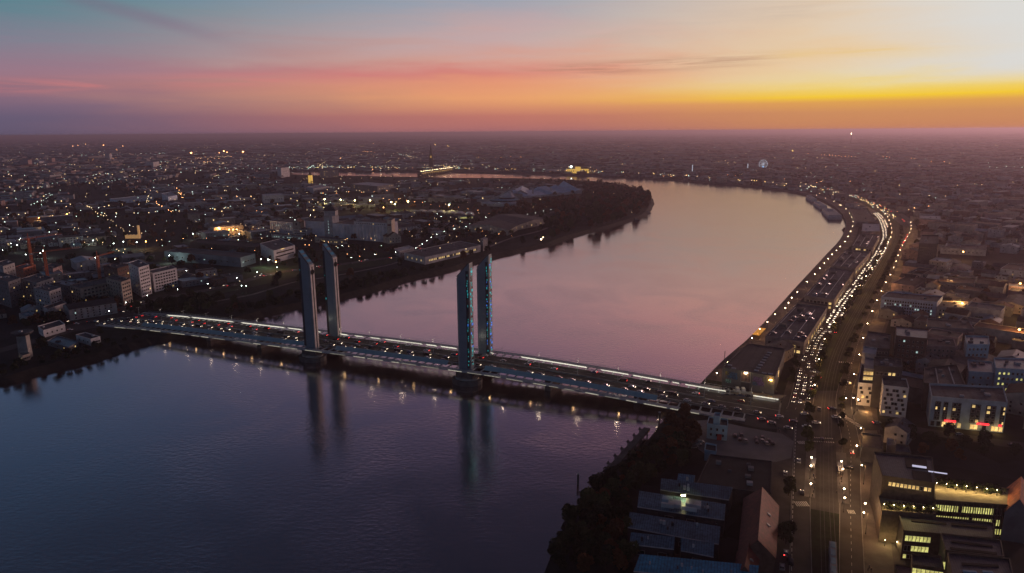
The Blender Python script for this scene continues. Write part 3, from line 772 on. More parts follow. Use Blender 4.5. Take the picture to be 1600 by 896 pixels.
# ------------------------------------------------------------------ trees
def make_crown(seed, R, Hc, n, mn, lobes=7, flat=1.0):
    rg = random.Random(seed); mb = MB(); k = mb._m(mn)
    cs = []
    for i in range(lobes):
        a = rg.uniform(0, 6.28); rr = R * rg.uniform(.15, .62); z = rg.uniform(.2, .85) * Hc
        cs.append((rr * math.cos(a), rr * math.sin(a), z, R * rg.uniform(.34, .58)))
    for i in range(n):
        c = rg.choice(cs); th = rg.uniform(0, 6.28); ph = math.acos(rg.uniform(-.75, 1)); q = c[3] * rg.uniform(.72, 1.06)
        p = Vector((c[0] + q * math.sin(ph) * math.cos(th), c[1] + q * math.sin(ph) * math.sin(th), c[2] + q * math.cos(ph) * flat))
        s = rg.uniform(.28, .62) * R / 4.5; e = Euler((rg.uniform(-1.1, 1.1), rg.uniform(-1.1, 1.1), rg.uniform(0, 6.28)))
        mt_ = e.to_matrix(); b = len(mb.v)
        for x, y in ((-s, -s * .7), (s, -s * .8), (s * .8, s), (-s * .9, s * .7)): mb.v.append(tuple(p + mt_ @ Vector((x, y, rg.uniform(-.1, .1)))))
        mb.f.append((b, b + 1, b + 2, b + 3)); mb.mi.append(k)
    return mb, cs
def tree_proto(seed, kind, R, H, n):
    r = empty('tree', (0, 0, 0)); hc = H * .28
    mb, cs = make_crown(seed, R, H - hc, n, 'leaf_' + kind); 
    for i, v in enumerate(mb.v): mb.v[i] = (v[0], v[1], v[2] + hc - .2)
    mb.build('crown', r)
    mb = MB(); mb.tube((0, 0, -.2), (0, 0, hc + 1), .3, 'bark', 7, .2)
    for c in cs[:5]: mb.tube((0, 0, hc * .8), (c[0] * .8, c[1] * .8, c[2] + hc - .5), .16, 'bark', 5, .06)
    mb.build('trunk', r); return r
TREES = {}
for kd in ('green', 'rust', 'dark'):
    TREES[kd] = [tree_proto(hash(kd) % 97 * 0 + i + len(kd) * 10, kd, 4.6 + i * .5, 10 + i * 1.5, 900) for i in range(2)]
TREEC = []        # (x, y, scale, kind, where)
def add_tree(x, y, sc, kind, where, z=4.0): TREEC.append((x, y, sc, kind, where, z))

# ------------------------------------------------------------------ right bank: roads
Z1, Z2, Z3 = 4.03, 4.06, 4.09
AX = smooth(pts([(1297, 960), (1296, 896), (1292, 800), (1291, 740), (1291, 690), (1293, 620), (1307, 557), (1332, 502), (1362, 448), (1387, 400), (1399, 370), (1396, 350), (1375, 335), (1345, 318), (1310, 304), (1260, 294), (1200, 286), (1130, 281), (1060, 277)]), 4)
QUEUE = smooth(pts([(1249, 640), (1254, 620), (1261, 585), (1269, 555), (1281, 530), (1299, 507), (1318, 477), (1341, 445), (1362, 415), (1379, 388), (1385, 370), (1381, 350), (1371, 336), (1350, 323), (1330, 314), (1300, 303), (1262, 295), (1225, 289), (1200, 285)]), 4)
EAST = smooth(pts([(1331, 960), (1331, 896), (1329, 800), (1329, 740), (1329, 690), (1318, 628), (1329, 580), (1341, 535), (1352, 505), (1372, 462), (1387, 435), (1402, 397), (1418, 366), (1413, 347), (1392, 331), (1350, 312), (1300, 297), (1240, 286)]), 4)
WEST = smooth(pts([(1251, 960), (1251, 896), (1251, 800), (1252, 740), (1253, 690), (1254, 655)]), 4)
PROM = smooth([p for p in rb[3:]], 1)
M['promenade'] = mat('promenade_paving', (.16, .12, .12), .8, .3, .1)
M['pave_warm'] = mat('pavement_slabs', (.1, .088, .085), .85, .3, .15)
# pavement apron under the avenue
mb = MB()
strip = [AX[i] for i in range(len(AX))]
A_, B_ = ribbon(strip, -24, 26, Z1 - .015); strip_mesh(mb, A_, B_, 'pave_warm'); mb.build('pavement')['kind'] = 'structure'
qi = [p for p in rb if at(1095, 600).y < p.y < at(1250, 300).y + 60 and p.x > 110]
A_, B_ = ribbon(qi, .6, 19, Z1); 
if inpoly(B_[5].x, B_[5].y, RIVER): A_, B_ = ribbon(qi, -.6, -19, Z1)
mb = MB(); strip_mesh(mb, A_, B_, 'promenade'); mb.build('promenade')['kind'] = 'structure'
mb = MB(); 
A1, B1 = ribbon(qi, .3 if not inpoly(*(ribbon(qi, 5, 5)[0][5][:2]), RIVER) else -.3, 0, 4.0)
for a_, b_ in zip(A1, A1[1:]):
    d_ = b_ - a_; mid = (a_ + b_) / 2
    mb.box((mid.x, mid.y, 4.12), (d_.length, .5, .24), 'concrete', math.atan2(d_.y, d_.x))
mb.build('quay_kerb')['kind'] = 'structure'
road('road', QUEUE, -6.2, 6.2, 4.074, 'asphalt_worn')
road('road', EAST, -4, 4, 4.067, 'asphalt_worn')
M['pave_lamplit'] = mat('lamplit_pavement', (.17, .15, .135), .8, .4, .12); road('pavement', EAST, 4.3, 14, 4.035, 'pave_lamplit')  # amber lamp pools put into the paler slab colour
road('road', WEST, -3.6, 3.6, Z2, 'asphalt_worn')
tr_ = [p for p in AX]
road('tram_track_bed', [p for p in tr_ if not (at(1291, 795).y < p.y < at(1293, 640).y)][0:10], -4.2, 4.2, Z3, 'tramgrass') if False else None
low = [p for p in AX if p.y <= at(1291, 795).y + 2]; mid_ = [p for p in AX if at(1291, 800).y < p.y < at(1293, 622).y]; up = [p for p in AX if p.y > at(1293, 632).y]
road('tram_track_bed', low, -9.5, 7.5, 4.04, 'tramgrass'); road('tram_track_bed', up, -4.2, 4.4, 4.045, 'tramgrass')
road('tram_track_bed', [low[-1]] + mid_ + [up[0]], -4.2, 4.4, 4.05, 'asphalt_worn')
road('verge', up, -12.5, -4.3, 4.03, 'grass'); road('verge', up, 4.5, 9.5, 4.03, 'grass')
mb = MB()
for off in (-2.6, -1.1, 1.1, 2.6):
    A_, B_ = ribbon(AX[:44], off - .07, off + .07, Z3); strip_mesh(mb, A_, B_, 'rail')
mb.build('tram_rails')['kind'] = 'structure'
# junction
J = pts([(1205, 632), (1240, 612), (1330, 610), (1352, 640), (1356, 662), (1335, 690), (1240, 690), (1222, 672), (1180, 668), (1130, 655)])
mb = MB(); mb.poly([(p.x, p.y, 4.084) for p in J], 'asphalt'); mb.build('road_junction')['kind'] = 'structure'
# side street towards the right in front of the shop building
SIDE = smooth(pts([(1335, 668), (1400, 668), (1480, 680), (1560, 692), (1660, 705)]), 3)
road('road', SIDE, -4.5, 4.5, 4.08, 'asphalt')
# plaza beside the bridge end
PZ = pts([(1062, 660), (1110, 656), (1165, 668), (1222, 678), (1240, 690), (1236, 716), (1213, 722), (1110, 716), (1088, 700), (1070, 690)])
mb = MB(); mb.poly([(p.x, p.y, Z1 + .01) for p in PZ], 'plaza'); mb.build('plaza')['kind'] = 'structure'
PK = pts([(1100, 607), (1150, 612), (1230, 618), (1236, 628), (1205, 634), (1105, 622)])
mb = MB(); mb.poly([(p.x, p.y, Z1 + .012) for p in PK], 'plaza'); mb.build('forecourt')['kind'] = 'structure'
# kerbs between road and platforms
for l_, off in ((WEST, 3.7), (WEST, -3.7), (EAST[:24], -4.1), (EAST[:24], 4.1), (QUEUE[:40], 6.3), (QUEUE[:40], -6.3)):
    mb = MB(); A_, B_ = ribbon(l_, off - .15, off + .15, 4.2)
    for a_, b_, c_, d_ in zip(A_, A_[1:], B_, B_[1:]):
        mb.poly([a_, c_, d_, b_][::-1], 'concrete')
        mb.poly([(a_.x, a_.y, 4.0), (b_.x, b_.y, 4.0), b_, a_], 'concrete'); mb.poly([(c_.x, c_.y, 4.0), (d_.x, d_.y, 4.0), d_, c_], 'concrete')
    mb.build('kerb')['kind'] = 'structure'
# dashes and crossings
def marks(name, l, off, ln, gap, w, start=0):
    mb = MB()
    for p, a in walk(l, ln + gap, start):
        n = Vector((math.sin(a), -math.cos(a), 0)); q = p + n * off; mb.box((q.x, q.y, Z3 + .03), (ln, w, .02), 'paint', a)
    o = mb.build(name); o['kind'] = 'structure'
marks('road_marking', WEST, -3.1, 2.6, 1.6, .28); marks('road_marking', QUEUE[:60], -2.0, 3, 6, .14); marks('road_marking', QUEUE[:60], 2.0, 3, 6, .14); marks('road_marking', EAST[:40], 0, 2, 3, .13)
def zebra(px0, px1, n, ln, w=.5):
    a, b = at(*px0), at(*px1); mb = MB(); d = b - a; an = math.atan2(d.y, d.x)
    for i in range(n):
        p = a.lerp(b, (i + .5) / n); mb.box((p.x, p.y, Z3 + .04), (d.length / n * .5, ln, .02), 'paint', an)
    o = mb.build('road_marking'); o['kind'] = 'structure'
zebra((1242, 788), (1263, 788), 7, 4); zebra((1246, 692), (1264, 692), 7, 3.5); zebra((1268, 684), (1302, 686), 10, 1.2); zebra((1268, 690), (1304, 692), 10, 1.2)
zebra((1236, 627), (1268, 630), 12, 3.5); zebra((1324, 800), (1336, 801), 5, 3); zebra((1265, 580), (1283, 583), 7, 3); zebra((1318, 650), (1345, 668), 9, 3); zebra((1310, 566), (1332, 568), 7, 3); zebra((1205, 628), (1199, 648), 1, 3.5)

# ------------------------------------------------------------------ cars
rc = random.Random(21)
def bridge_cars():
    lanes = ((10.6, 0, 'head', 8.6, 'queueing on the near carriageway of the bridge'), (16.4, 0, 'head', 9.5, 'queueing on the near carriageway of the bridge'), (24, math.pi, 'tail', 17, 'with red lights on the far carriageway of the bridge'), (29.6, math.pi, 'tail', 21, 'with red lights on the far carriageway of the bridge'))
    for t, hd, li, gap, wh in lanes:
        s = -335 + rc.uniform(0, 6)
        while s < 186:
            if t == 16.4 and s > -20 and rc.random() < .75: s += gap; continue
            if t > 20 and s > 10 and rc.random() < .35: s += gap; continue
            p = bp_(s, t + rc.uniform(-.3, .3), .05)
            lit = li if rc.random() < (.85 if s < 10 else (.4 if t < 20 else .35)) else 'none'
            paint = rc.choice(PAINTS); van = rc.random() < .07
            w2 = wh if lit != 'none' else ('with its lights off on the near carriageway of the bridge' if t < 20 else 'with its lights off on the far carriageway of the bridge')
            car(p, BANG + hd + rc.uniform(-.02, .02), paint, lit, w2, van)
            s += gap * rc.uniform(.8, 1.7)
bridge_cars()
def queue_cars():
    l = QUEUE[2:]; beads = []
    for off in (-4, -.2, 3.8):
        for p, a in walk(l, 7.6, rc.uniform(0, 4)):
            n = Vector((math.sin(a), -math.cos(a), 0)); q = p + n * (off + rc.uniform(-.4, .4)); q.z = Z3
            if rc.random() < .2: continue
            d = q.length; q = q + Vector((math.cos(a), math.sin(a), 0)) * rc.uniform(-1.6, 1.6)
            if d < 600: car(q, a + math.pi, rc.choice(PAINTS), 'head', 'nose to tail in the lit queue along the riverside avenue', rc.random() < .05)
            elif d < 1500: beads.append((q, a, 'headlight'))
    mb = MB()
    for q, a, mn in beads:
        mb.box((q.x, q.y, q.z + .75), (4.2, 1.8, 1.3), 'car_silver', a, top=.8)
        f = Vector((-math.cos(a), -math.sin(a), 0)); mb.box((q.x + f.x * 2.2, q.y + f.y * 2.2, q.z + .7), (.15, 1.5, .22), 'headlight', a)
    for i in range(14, len(EAST) - 1):                                # red lights heading away on the far bend
        q = EAST[i]
        if q.y < 900: continue
        a = math.atan2(EAST[i + 1].y - q.y, EAST[i + 1].x - q.x)
        for k in range(5):
            p = q.lerp(EAST[i + 1], k / 5)
            if rc.random() < .25: mb.box((p.x, p.y, p.z + .8), (4, 1.8, 1.3), 'car_black', a, top=.8); mb.box((p.x - math.cos(a) * 2.1, p.y - math.sin(a) * 2.1, p.z + .9), (.15, 1.5, .25), 'taillight', a)
    o = mb.build('distant_traffic'); o['kind'] = 'stuff'; tag(o, 'far cars packed along the bend of the avenue', 'traffic')
queue_cars()
for (x, y), hd, pn, li in (((1190, 656), 0, 'silver', 'tail'), ((1206, 662), -.3, 'silver', 'tail'), ((1231, 670), -.35, 'silver', 'head'), ((1257, 648), 0, 'white', 'none'), ((1306, 653), 0, 'white', 'head'), ((1260, 668), 0, 'white', 'head'), ((1326, 733), -.3, 'black', 'none'), ((1253, 772), 1.2, 'black', 'head'), ((1227, 742), 1.2, 'silver', 'head'), ((1284, 688), 1.2, 'black', 'none'), ((1270, 608), 1.3, 'black', 'tail'), ((1280, 590), 1.3, 'red', 'tail'), ((1284, 566), 1.3, 'black', 'tail'), ((1288, 556), 1.3, 'silver', 'none'), ((1305, 520), 1.2, 'black', 'tail'), ((1312, 500), 1.2, 'black', 'tail'), ((1320, 488), 0.0, 'black', 'none'), ((1370, 662), 0, 'silver', 'tail'), ((1498, 680), .1, 'silver', 'none'), ((1424, 672), 0, 'black', 'tail'), ((1582, 697), .1, 'black', 'none'), ((1218, 652), -.3, 'white', 'tail'), ((1240, 660), -.35, 'black', 'tail'), ((1280, 640), 1.2, 'silver', 'head'), ((1275, 662), -.3, 'white', 'head'), ((1300, 640), 0, 'black', 'tail'), ((1248, 722), 1.2, 'white', 'head'), ((1331, 708), 1.2, 'silver', 'tail'), ((1327, 600), 1.3, 'white', 'head')):
    zones = 'crossing the junction at the end of the bridge' if y < 680 and 1180 < x < 1310 and y > 640 else ('on the side street before the red signed shops' if x > 1340 else ('beside the tram stop' if y > 680 else 'on the avenue lane beside the tram track'))
    car(at(x, y, Z3), hd, pn, li, zones)
car(at(1392, 668, Z3), 0, 'white', 'none', 'truck sized, parked before the white block', True)
for i, (x, y) in enumerate(((1148, 682), (1156, 688), (1165, 690), (1181, 687), (1191, 685), (1191, 690), (1182, 692), (1201, 690), (1198, 694), (1207, 694), (1158, 681))):
    car(at(x, y, Z3), 1.35, ['black', 'black', 'silver'][i % 3], 'none', 'parked on the plaza beside the blue walled kiosk')
for i, x in enumerate((1134, 1142, 1152, 1161, 1167, 1192, 1212, 1199)):
    car(at(x, 609 + (x - 1134) * .07, Z3), 1.45, ['silver', 'black', 'white', 'white', 'black'][i % 5], 'none', 'parked before the dark hangar', x in (1152, 1161))
for i, x in enumerate((1130, 1136, 1147, 1158, 1170)): car(at(x, 619 + (x - 1134) * .05, Z3), -.2, rc.choice(PAINTS), 'none', 'parked along the bridge ramp by the hangar')
for x, y in ((1094, 692), (1090, 696), (1085, 700)): car(at(x, y, Z3), .2, 'silver', 'none', 'parked under the rust coloured trees')
for x, y, li in ((1228, 866, 'tail'), (1233, 873, 'none'), (1236, 880, 'none'), (1222, 888, 'none')): car(at(x, y, Z3), 1.2, rc.choice(PAINTS), li, 'parked beside the near avenue below the red roof')

# ------------------------------------------------------------------ lamps on the right bank and on the bridge
QL = [(1120, 584), (1137, 567), (1175, 529), (1187, 515), (1199, 504), (1211, 492), (1227, 482), (1232, 474), (1237, 466), (1246, 457), (1261, 441), (1273, 429), (1281, 420), (1288, 412), (1294, 405), (1300, 398), (1307, 392), (1313, 386), (1320, 378), (1325, 370), (1329, 362), (1332, 354), (1333, 347), (1331, 340), (1328, 334), (1322, 327), (1314, 321), (1303, 315), (1290, 310), (1275, 305)]
for i, (x, y) in enumerate(QL):
    g_ = Vector(at(x, y + 0, 11.5)); g_.z = 4.05
    put_lamp(L_quay, g_, 0, 'lit lamp on a dark post along the riverside promenade', 'lamps along the riverside promenade', 'warm' if i < 22 and i % 1 == 0 else None, 7.5)
for i, (p, a) in enumerate(walk(EAST[:52], 44, 10)):
    n = Vector((math.sin(a), -math.cos(a), 0)); q = p + n * 5.2; q.z = 4.05
    put_lamp(L_road, q, a + math.pi / 2, 'lit lamp with short arm along the street beside the tram track', 'lamps along the street beside the tram track', 'road', 9)
for i, (p, a) in enumerate(walk(QUEUE[:56], 52, 20)):
    n = Vector((math.sin(a), -math.cos(a), 0)); q = p + n * 7.6; q.z = 4.05
    put_lamp(L_road, q, a + math.pi / 2, 'lit lamp with short arm beside the queue of cars', 'lamps beside the queue of cars', 'road', 9)
for x, y in ((1268, 716), (1267, 729), (1267, 757), (1315, 722), (1317, 734), (1319, 765), (1320, 779)):
    g_ = at(x, y, 10.5); g_.z = 4.05; put_lamp(L_stop, g_, 0, 'bright lamp on a post at the tram stop platforms', 'lamps of the tram stop', 'warm', 6.5)
for x, y, lb_ in ((1339, 696, 'bright white lamp at the junction corner right of the tram stop'), (1352, 786, 'white lamp beside the lit terrace building'), (1322, 622, 'lamp on the pavement corner before the white block'), (1341, 624, 'lamp fixed beside the corner of the white block')):
    g_ = at(x, y, 11); g_.z = 4.05; put_lamp(L_stop, g_, 0, lb_, None, 'warm', 7)
for i in range(20):
    s = -322 + i * 26.2
    put_lamp(L_deck, bp_(s, 20.25, .7), BANG + math.pi / 2, 'double armed grey lamp post on the bridge median', 'lamp posts on the bridge median', 'deck', 9.5)
for i in range(16):                                                  # warm lights below the deck edge, seen mirrored in the river
    s = -296 + i * 28.5
    mb = MB(); mb.ball((0, 0, 0), .42, 'edge_glow', .6); o = mb.build('edge_lamp', bridge, bp_(s, 2.5, -2.0)); 
    if i % 1 == 0: pass

# ------------------------------------------------------------------ tram stop
for i, (x0, y0, x1, y1) in enumerate(((1268, 739, 1271, 724), (1313, 745, 1312, 731))):
    a, b = at(x0, y0), at(x1, y1); d = b - a; an = math.atan2(d.y, d.x); c = (a + b) / 2
    r = empty('tram_shelter', c, an, 'long pale roofed shelter on the ' + ('left' if i == 0 else 'right') + ' platform of the tram stop', 'shelter')
    mb = MB(); mb.box((0, 0, 2.75), (d.length, 2.2, .18), 'roofpale'); mb.build('roof', r)
    for k in (-.42, -.14, .14, .42): MB().box((d.length * k, .8, 1.35), (.12, .12, 2.6), 'steel').build('post', r)
    MB().box((0, .85, 1.3), (d.length * .8, .05, 2.0), 'glass').build('back_panel', r)
    MB().box((0, .3, .45), (d.length * .5, .4, .08), 'steel').build('bench', r)
for i, off in enumerate((-6.8, 6.8)):
    l_ = [p for p in AX if at(1291, 795).y - 2 < p.y < at(1291, 695).y]
    mb = MB(); A_, B_ = ribbon(l_, off - 2.2, off + 2.2, 4.3)
    for a_, b_, c_, d_ in zip(A_, A_[1:], B_, B_[1:]):
        mb.poly([a_, c_, d_, b_][::-1], 'paving'); mb.poly([(a_.x, a_.y, 4), (b_.x, b_.y, 4), b_, a_], 'concrete'); mb.poly([(c_.x, c_.y, 4), (d_.x, d_.y, 4), d_, c_], 'concrete')
    mb.build('tram_platform')['kind'] = 'structure'
# tram on the lower track
a, b = at(1300, 858, 4), at(1302, 925, 4); d = b - a; an = math.atan2(d.y, d.x)
r = empty('tram', (a + b) / 2, an, 'pale roofed tram on the dark grass track at the bottom edge', 'tram')
Lt = d.length
mb = MB(); mb.box((0, 0, 1.9), (Lt, 2.5, 3.0), 'white_dirty', top=.97); mb.build('body', r)
mb = MB(); mb.box((0, 0, 2.2), (Lt * .97, 2.54, 1.1), 'glass'); mb.build('window_band', r)
for k in range(5): MB().box((Lt * (-.4 + k * .2), 0, 3.55), (Lt * .13, 1.6, .35), 'bluewall').build('roof_unit', r)
for k in range(4): MB().box((Lt * (-.38 + k * .25), 0, .3), (2.2, 1.9, .5), 'rubber').build('bogie', r)

# ------------------------------------------------------------------ people: small figures, one skinned body each
def person_mesh(seed):
    rg = random.Random(seed); st = rg.uniform(-.16, .16)
    V_ = [(0, 0, .95), (0, 0, 1.2), (0, 0, 1.42), (0, 0, 1.53), (0, .02, 1.66), (.1, 0, .9), (.11, st, .5), (.11, st * 1.6, .06), (.11, st * 1.6 + .14, .04), (-.1, 0, .9), (-.11, -st, .5), (-.11, -st * 1.8, .06), (-.11, -st * 1.8 + .14, .04), (.19, 0, 1.4), (.24, -st * .6, 1.14), (.25, -st + .05, .88), (-.19, 0, 1.4), (-.24, st * .6, 1.14), (-.25, st + .05, .88)]
    E_ = [(0, 1), (1, 2), (2, 3), (3, 4), (0, 5), (5, 6), (6, 7), (7, 8), (0, 9), (9, 10), (10, 11), (11, 12), (2, 13), (13, 14), (14, 15), (2, 16), (16, 17), (17, 18)]
    R_ = [.14, .13, .14, .06, .115, .1, .07, .05, .045, .1, .07, .05, .045, .07, .05, .04, .07, .05, .04]
    me = bpy.data.meshes.new('person'); me.from_pydata(V_, E_, []); o = bpy.data.objects.new('tmp', me); COL.objects.link(o)
    md = o.modifiers.new('s', 'SKIN')
    for i, q in enumerate(me.skin_vertices[0].data): q.radius = (R_[i], R_[i] * .85)
    me.skin_vertices[0].data[0].use_root = True
    dg = bpy.context.evaluated_depsgraph_get(); m2 = bpy.data.meshes.new_from_object(o.evaluated_get(dg)); bpy.data.objects.remove(o)
    cl = rg.choice(['dark', 'greywall', 'brown', 'car_blue']); skin = M['skin']
    m2.materials.clear(); m2.materials.append(M[cl]); m2.materials.append(M['dark']); m2.materials.append(skin)
    for p in m2.polygons:
        z = p.center.z; p.material_index = 2 if z > 1.5 else (1 if z < .9 and abs(p.center.x) < .2 else 0)
    m2.name = 'person'; return m2
M['skin'] = mat('skin', (.4, .25, .18), .6, .15, 4)
PM = [person_mesh(i) for i in range(4)]
PPL = [(1271, 745), (1272, 750), (1270, 735), (1273, 760), (1272, 765), (1271, 771), (1269, 777), (1308, 732), (1309, 738), (1311, 728), (1314, 750), (1312, 757), (1316, 768), (1307, 772), (1310, 745), (1313, 762), (1216, 672), (1218, 676), (1212, 668), (1229, 641), (1216, 626), (1221, 630), (1212, 628), (1226, 622), (1209, 625), (1327, 612), (1329, 600), (1325, 590), (1331, 618), (1356, 893), (1361, 894), (1358, 889)]
for i, (x, y) in enumerate(PPL):
    o = bpy.data.objects.new('person', PM[i % 4]); COL.objects.link(o); o.location = at(x, y, 4.32 if (695 < y < 790 and 1265 < x < 1318) else 4.08); o.rotation_euler.z = rc.uniform(0, 6.28)
    wh = 'waiting on the tram platform' if (695 < y < 790) else ('walking near the junction by the bridge end' if y < 700 and x < 1300 else ('walking along the pavement by the white block' if y < 700 else 'walking on the near pavement at the bottom edge'))
    tag(o, 'person in dark clothes ' + wh, 'person', 'people ' + wh)
# ------------------------------------------------------------------ right bank: named buildings
rb_ = random.Random(77)
def P2(P): return [(p.x, p.y) for p in P]
# dark riverside hangar with painted front
r, P = block('warehouse', 'dark flat roofed hangar at the bridge end with painted front and lit poster', 'warehouse', [(1129, 575), (1211, 590), (1227, 546), (1168, 538)], 15.5, 'hangar_wall' if 'hangar_wall' in M else 'concrete_dark', 'roofdark', parapet=.6)
d = (P[1] - P[0]); fl = d.length; an = math.atan2(d.y, d.x); n = Vector((math.sin(an), -math.cos(an)))
for i in range(8):                                                   # skylights across the roof
    a_ = P[0].lerp(P[1], .62 + .03 * i * 0 - .03 * 0).lerp(P[3].lerp(P[2], .62), .1 + i * .095)
    MB().box((a_.x + (i * .2), a_.y, 15.75), (2.6, 1.4, .5), 'roofpale', an).build('skylight', r)
for u, v in ((.9, .05), (.78, .04), (.08, .1), (.2, .02)):
    a_ = P[0].lerp(P[1], u).lerp(P[3].lerp(P[2], u), v + .02); MB().box((a_.x, a_.y, 15.75), (2.6, 1.2, .5), 'roofpale', an).build('skylight', r)
q = P[0].lerp(P[1], .46) + n * .2
mb = MB(); mb.box((q.x, q.y, 12.2), (fl * .19, .25, 6.2), 'frame', an); pf = mb.build('poster_frame', r)
M['poster'] = mat('poster_print', (.16, .1, .08), .6, .6, .6, c2=(.02, .02, .03))
q2 = q + n * .16; mb = MB(); mb.box((q2.x, q2.y, 12.2), (fl * .17, .06, 5.6), 'poster', an); o = mb.build('poster_print', r)
for u, z, mn, rz_ in ((.46, 15.1, 'lamp_warm', 0), (.93, 13.6, 'lamp_orange', 0)):
    q3 = P[0].lerp(P[1], u) + n * .9; mb = MB(); mb.box((q3.x, q3.y, z), (1.4, .7, .4), mn, an); mb.build('wall_lamp', r); slight(r, (q3.x + n.x, q3.y + n.y, z - .5), 'terrace')
MB().box((P[0].lerp(P[1], .46).x + n.x * .05, P[0].lerp(P[1], .46).y + n.y * .05, 6.3), (5.2, .5, 4.4), 'dark', an).build('entrance', r)
for u, z, w_, h_, mn in ((.1, 12.6, 2.4, 2.4, 'yel_panel'), (.2, 11.8, 6, 4, 'blue_panel'), (.26, 10.4, 3, 2, 'blue_panel'), (.13, 7.6, 3.4, 2.2, 'cyan_panel'), (.68, 12.2, 5.5, 3.2, 'violet_panel'), (.74, 9.8, 4.6, 2.6, 'violet_panel'), (.64, 9.2, 3, 2, 'blue_panel')):
    if mn not in M: M[mn] = mat(mn, {'yel_panel': (.22, .2, .03), 'blue_panel': (.03, .1, .2), 'cyan_panel': (.15, .35, .3), 'violet_panel': (.12, .07, .2)}[mn], .8, .7, 1.2, c2=(.03, .03, .04))
    q3 = P[0].lerp(P[1], u) + n * .08; MB().box((q3.x, q3.y, z), (w_, .1, h_), mn, an).build('mural_panel', r)
e1 = P[1].lerp(P[2], .35); d2 = P[2] - P[1]; n2 = Vector((d2.y, -d2.x)).normalized(); a2 = math.atan2(d2.y, d2.x)
MB().box((e1.x + n2.x * .1, e1.y + n2.y * .1, 11), (1.3, .2, 4), 'win_warm', a2).build('lit_sign', r); slight(r, (e1.x + n2.x * 2, e1.y + n2.y * 2, 12), 'warm')
# mast on the quay
g_ = at(1129, 612, 4); r = empty('mast', g_, 0, 'tall thin dark mast beside the painted hangar', 'mast'); MB().tube((0, 0, 0), (0, 0, 26), .3, 'steel_dark', 6, .18).build('pole', r); MB().box((0, 0, .3), (1.2, 1.2, .6), 'concrete').build('base', r)

def parking_hangar(label, px, zt, ncar, lots=True):
    r, P = block('parking_hangar', label, 'warehouse', px, zt, 'hangar_pale', 'roofgrey', parapet=1.1)
    d = P[1] - P[0]; an = math.atan2(d.y, d.x); L1 = (P[3] - P[0]).length; W1 = d.length; sd_ = (P[3] - P[0]) / L1; a_s = math.atan2(sd_.y, sd_.x)
    for u in (.02, .34, .66):                                         # pale kerb lines between the lanes
        a_ = P[0].lerp(P[1], u + .02).lerp(P[3].lerp(P[2], u + .02), .06); b_ = P[0].lerp(P[1], u + .02).lerp(P[3].lerp(P[2], u + .02), .9); c_ = (a_ + b_) / 2
        MB().box((c_.x, c_.y, zt + .12), ((b_ - a_).length, .45, .26), 'paint', math.atan2((b_ - a_).y, (b_ - a_).x)).build('lane_kerb', r)
    ux = d / W1
    for u, v in ((.2, .3), (.55, .55), (.3, .8)):
        a_ = P[0].lerp(P[1], u).lerp(P[3].lerp(P[2], u), v); MB().box((a_.x, a_.y, zt + 1.3), (5, 3.2, 2.6), 'concrete_dark', an).build('stair_head', r)
    windows(r, P[0], P[1], 5, zt - 1.5, 7, 2, 2.6, 2.2, .35, 'win_warm')
    windows(r, P[1], P[2], 5.5, zt - 2, int(min(24, L1 / 5)), 1, 2.6, 3, .4, 'win_warm')
    windows(r, P[3], P[0], 5.5, zt - 2, int(min(20, L1 / 6)), 1, 2.6, 3, .2, 'win_warm')
    rg = random.Random(int(zt * 10 + L1))
    for k in range(ncar):
        u = rg.choice([.1, .28, .44, .6, .76, .92]); v = rg.uniform(.08, .9)
        a_ = P[0].lerp(P[1], u).lerp(P[3].lerp(P[2], u), v)
        car((a_.x, a_.y, zt + .02), an + (0 if rg.random() < .9 else .4), rg.choice(PAINTS), 'none', 'parked on the rooftop of the long hangars')
    return r, P
M['hangar_pale'] = mat('hangar_render', (.2, .18, .18), .85, .3, .3)
parking_hangar('nearest rooftop parking hangar with green tinted light at its corner', [(1196, 527), (1256, 537), (1292, 482), (1245, 476)], 13.5, 15)
parking_hangar('second rooftop parking hangar along the quay, lit slit in its near end', [(1257, 464), (1303, 470), (1334, 425), (1297, 419)], 13.5, 9)
parking_hangar('third rooftop parking hangar along the quay', [(1299, 416.5), (1336, 421), (1360, 395), (1322, 391)], 13.5, 6)
parking_hangar('fourth rooftop parking hangar just before the pale square roof', [(1331, 385), (1364, 388), (1375, 367.5), (1343, 366)], 13.5, 3)
block('exhibition_hall', 'pale square flat roof between the parking hangars and the dark hall', 'hall', [(1346, 362.5), (1375, 362.5), (1374.5, 350.5), (1348, 349.5)], 12, 'hangar_pale', 'roofwhite' if 'roofwhite' in M else 'roofpale', roofbits=2)
r, P = block('exhibition_hall', 'dark flat roofed hall at the bend beyond the pale square roof', 'hall', [(1337, 347), (1370, 348), (1356, 327), (1327, 325)], 12, 'hangar_pale', 'roofdark', roofbits=3)
r, P = block('hangar_link', 'low dark link building between the first two rooftop parking hangars', 'warehouse', [(1247, 474), (1292, 480), (1300, 471), (1256, 466)], 9, 'hangar_pale', 'roofdark')
windows(r, P[0], P[1], 5, 8.5, 5, 1, 2.4, 2.6, .7)
# orange lit terrace by the promenade
g_ = at(1186, 524, 4.1); mb = MB(); r = empty('terrace_awning', g_, 0, 'small orange lit terrace awning on the promenade beside the first parking hangar', 'awning'); r.rotation_euler.z = math.atan2(sd.y, sd.x) * 0 + rad(58)
M['awning'] = emi('lit_awning', (1, .42, .04), .55, var=.3); MB().box((0, 0, 3), (22, 5, .3), 'awning').build('canopy', r)  # orange light put into the canopy as its own glow
for k in (-10, -5, 0, 5, 10): MB().box((k, 2, 1.5), (.15, .15, 3), 'steel_dark').build('post', r)

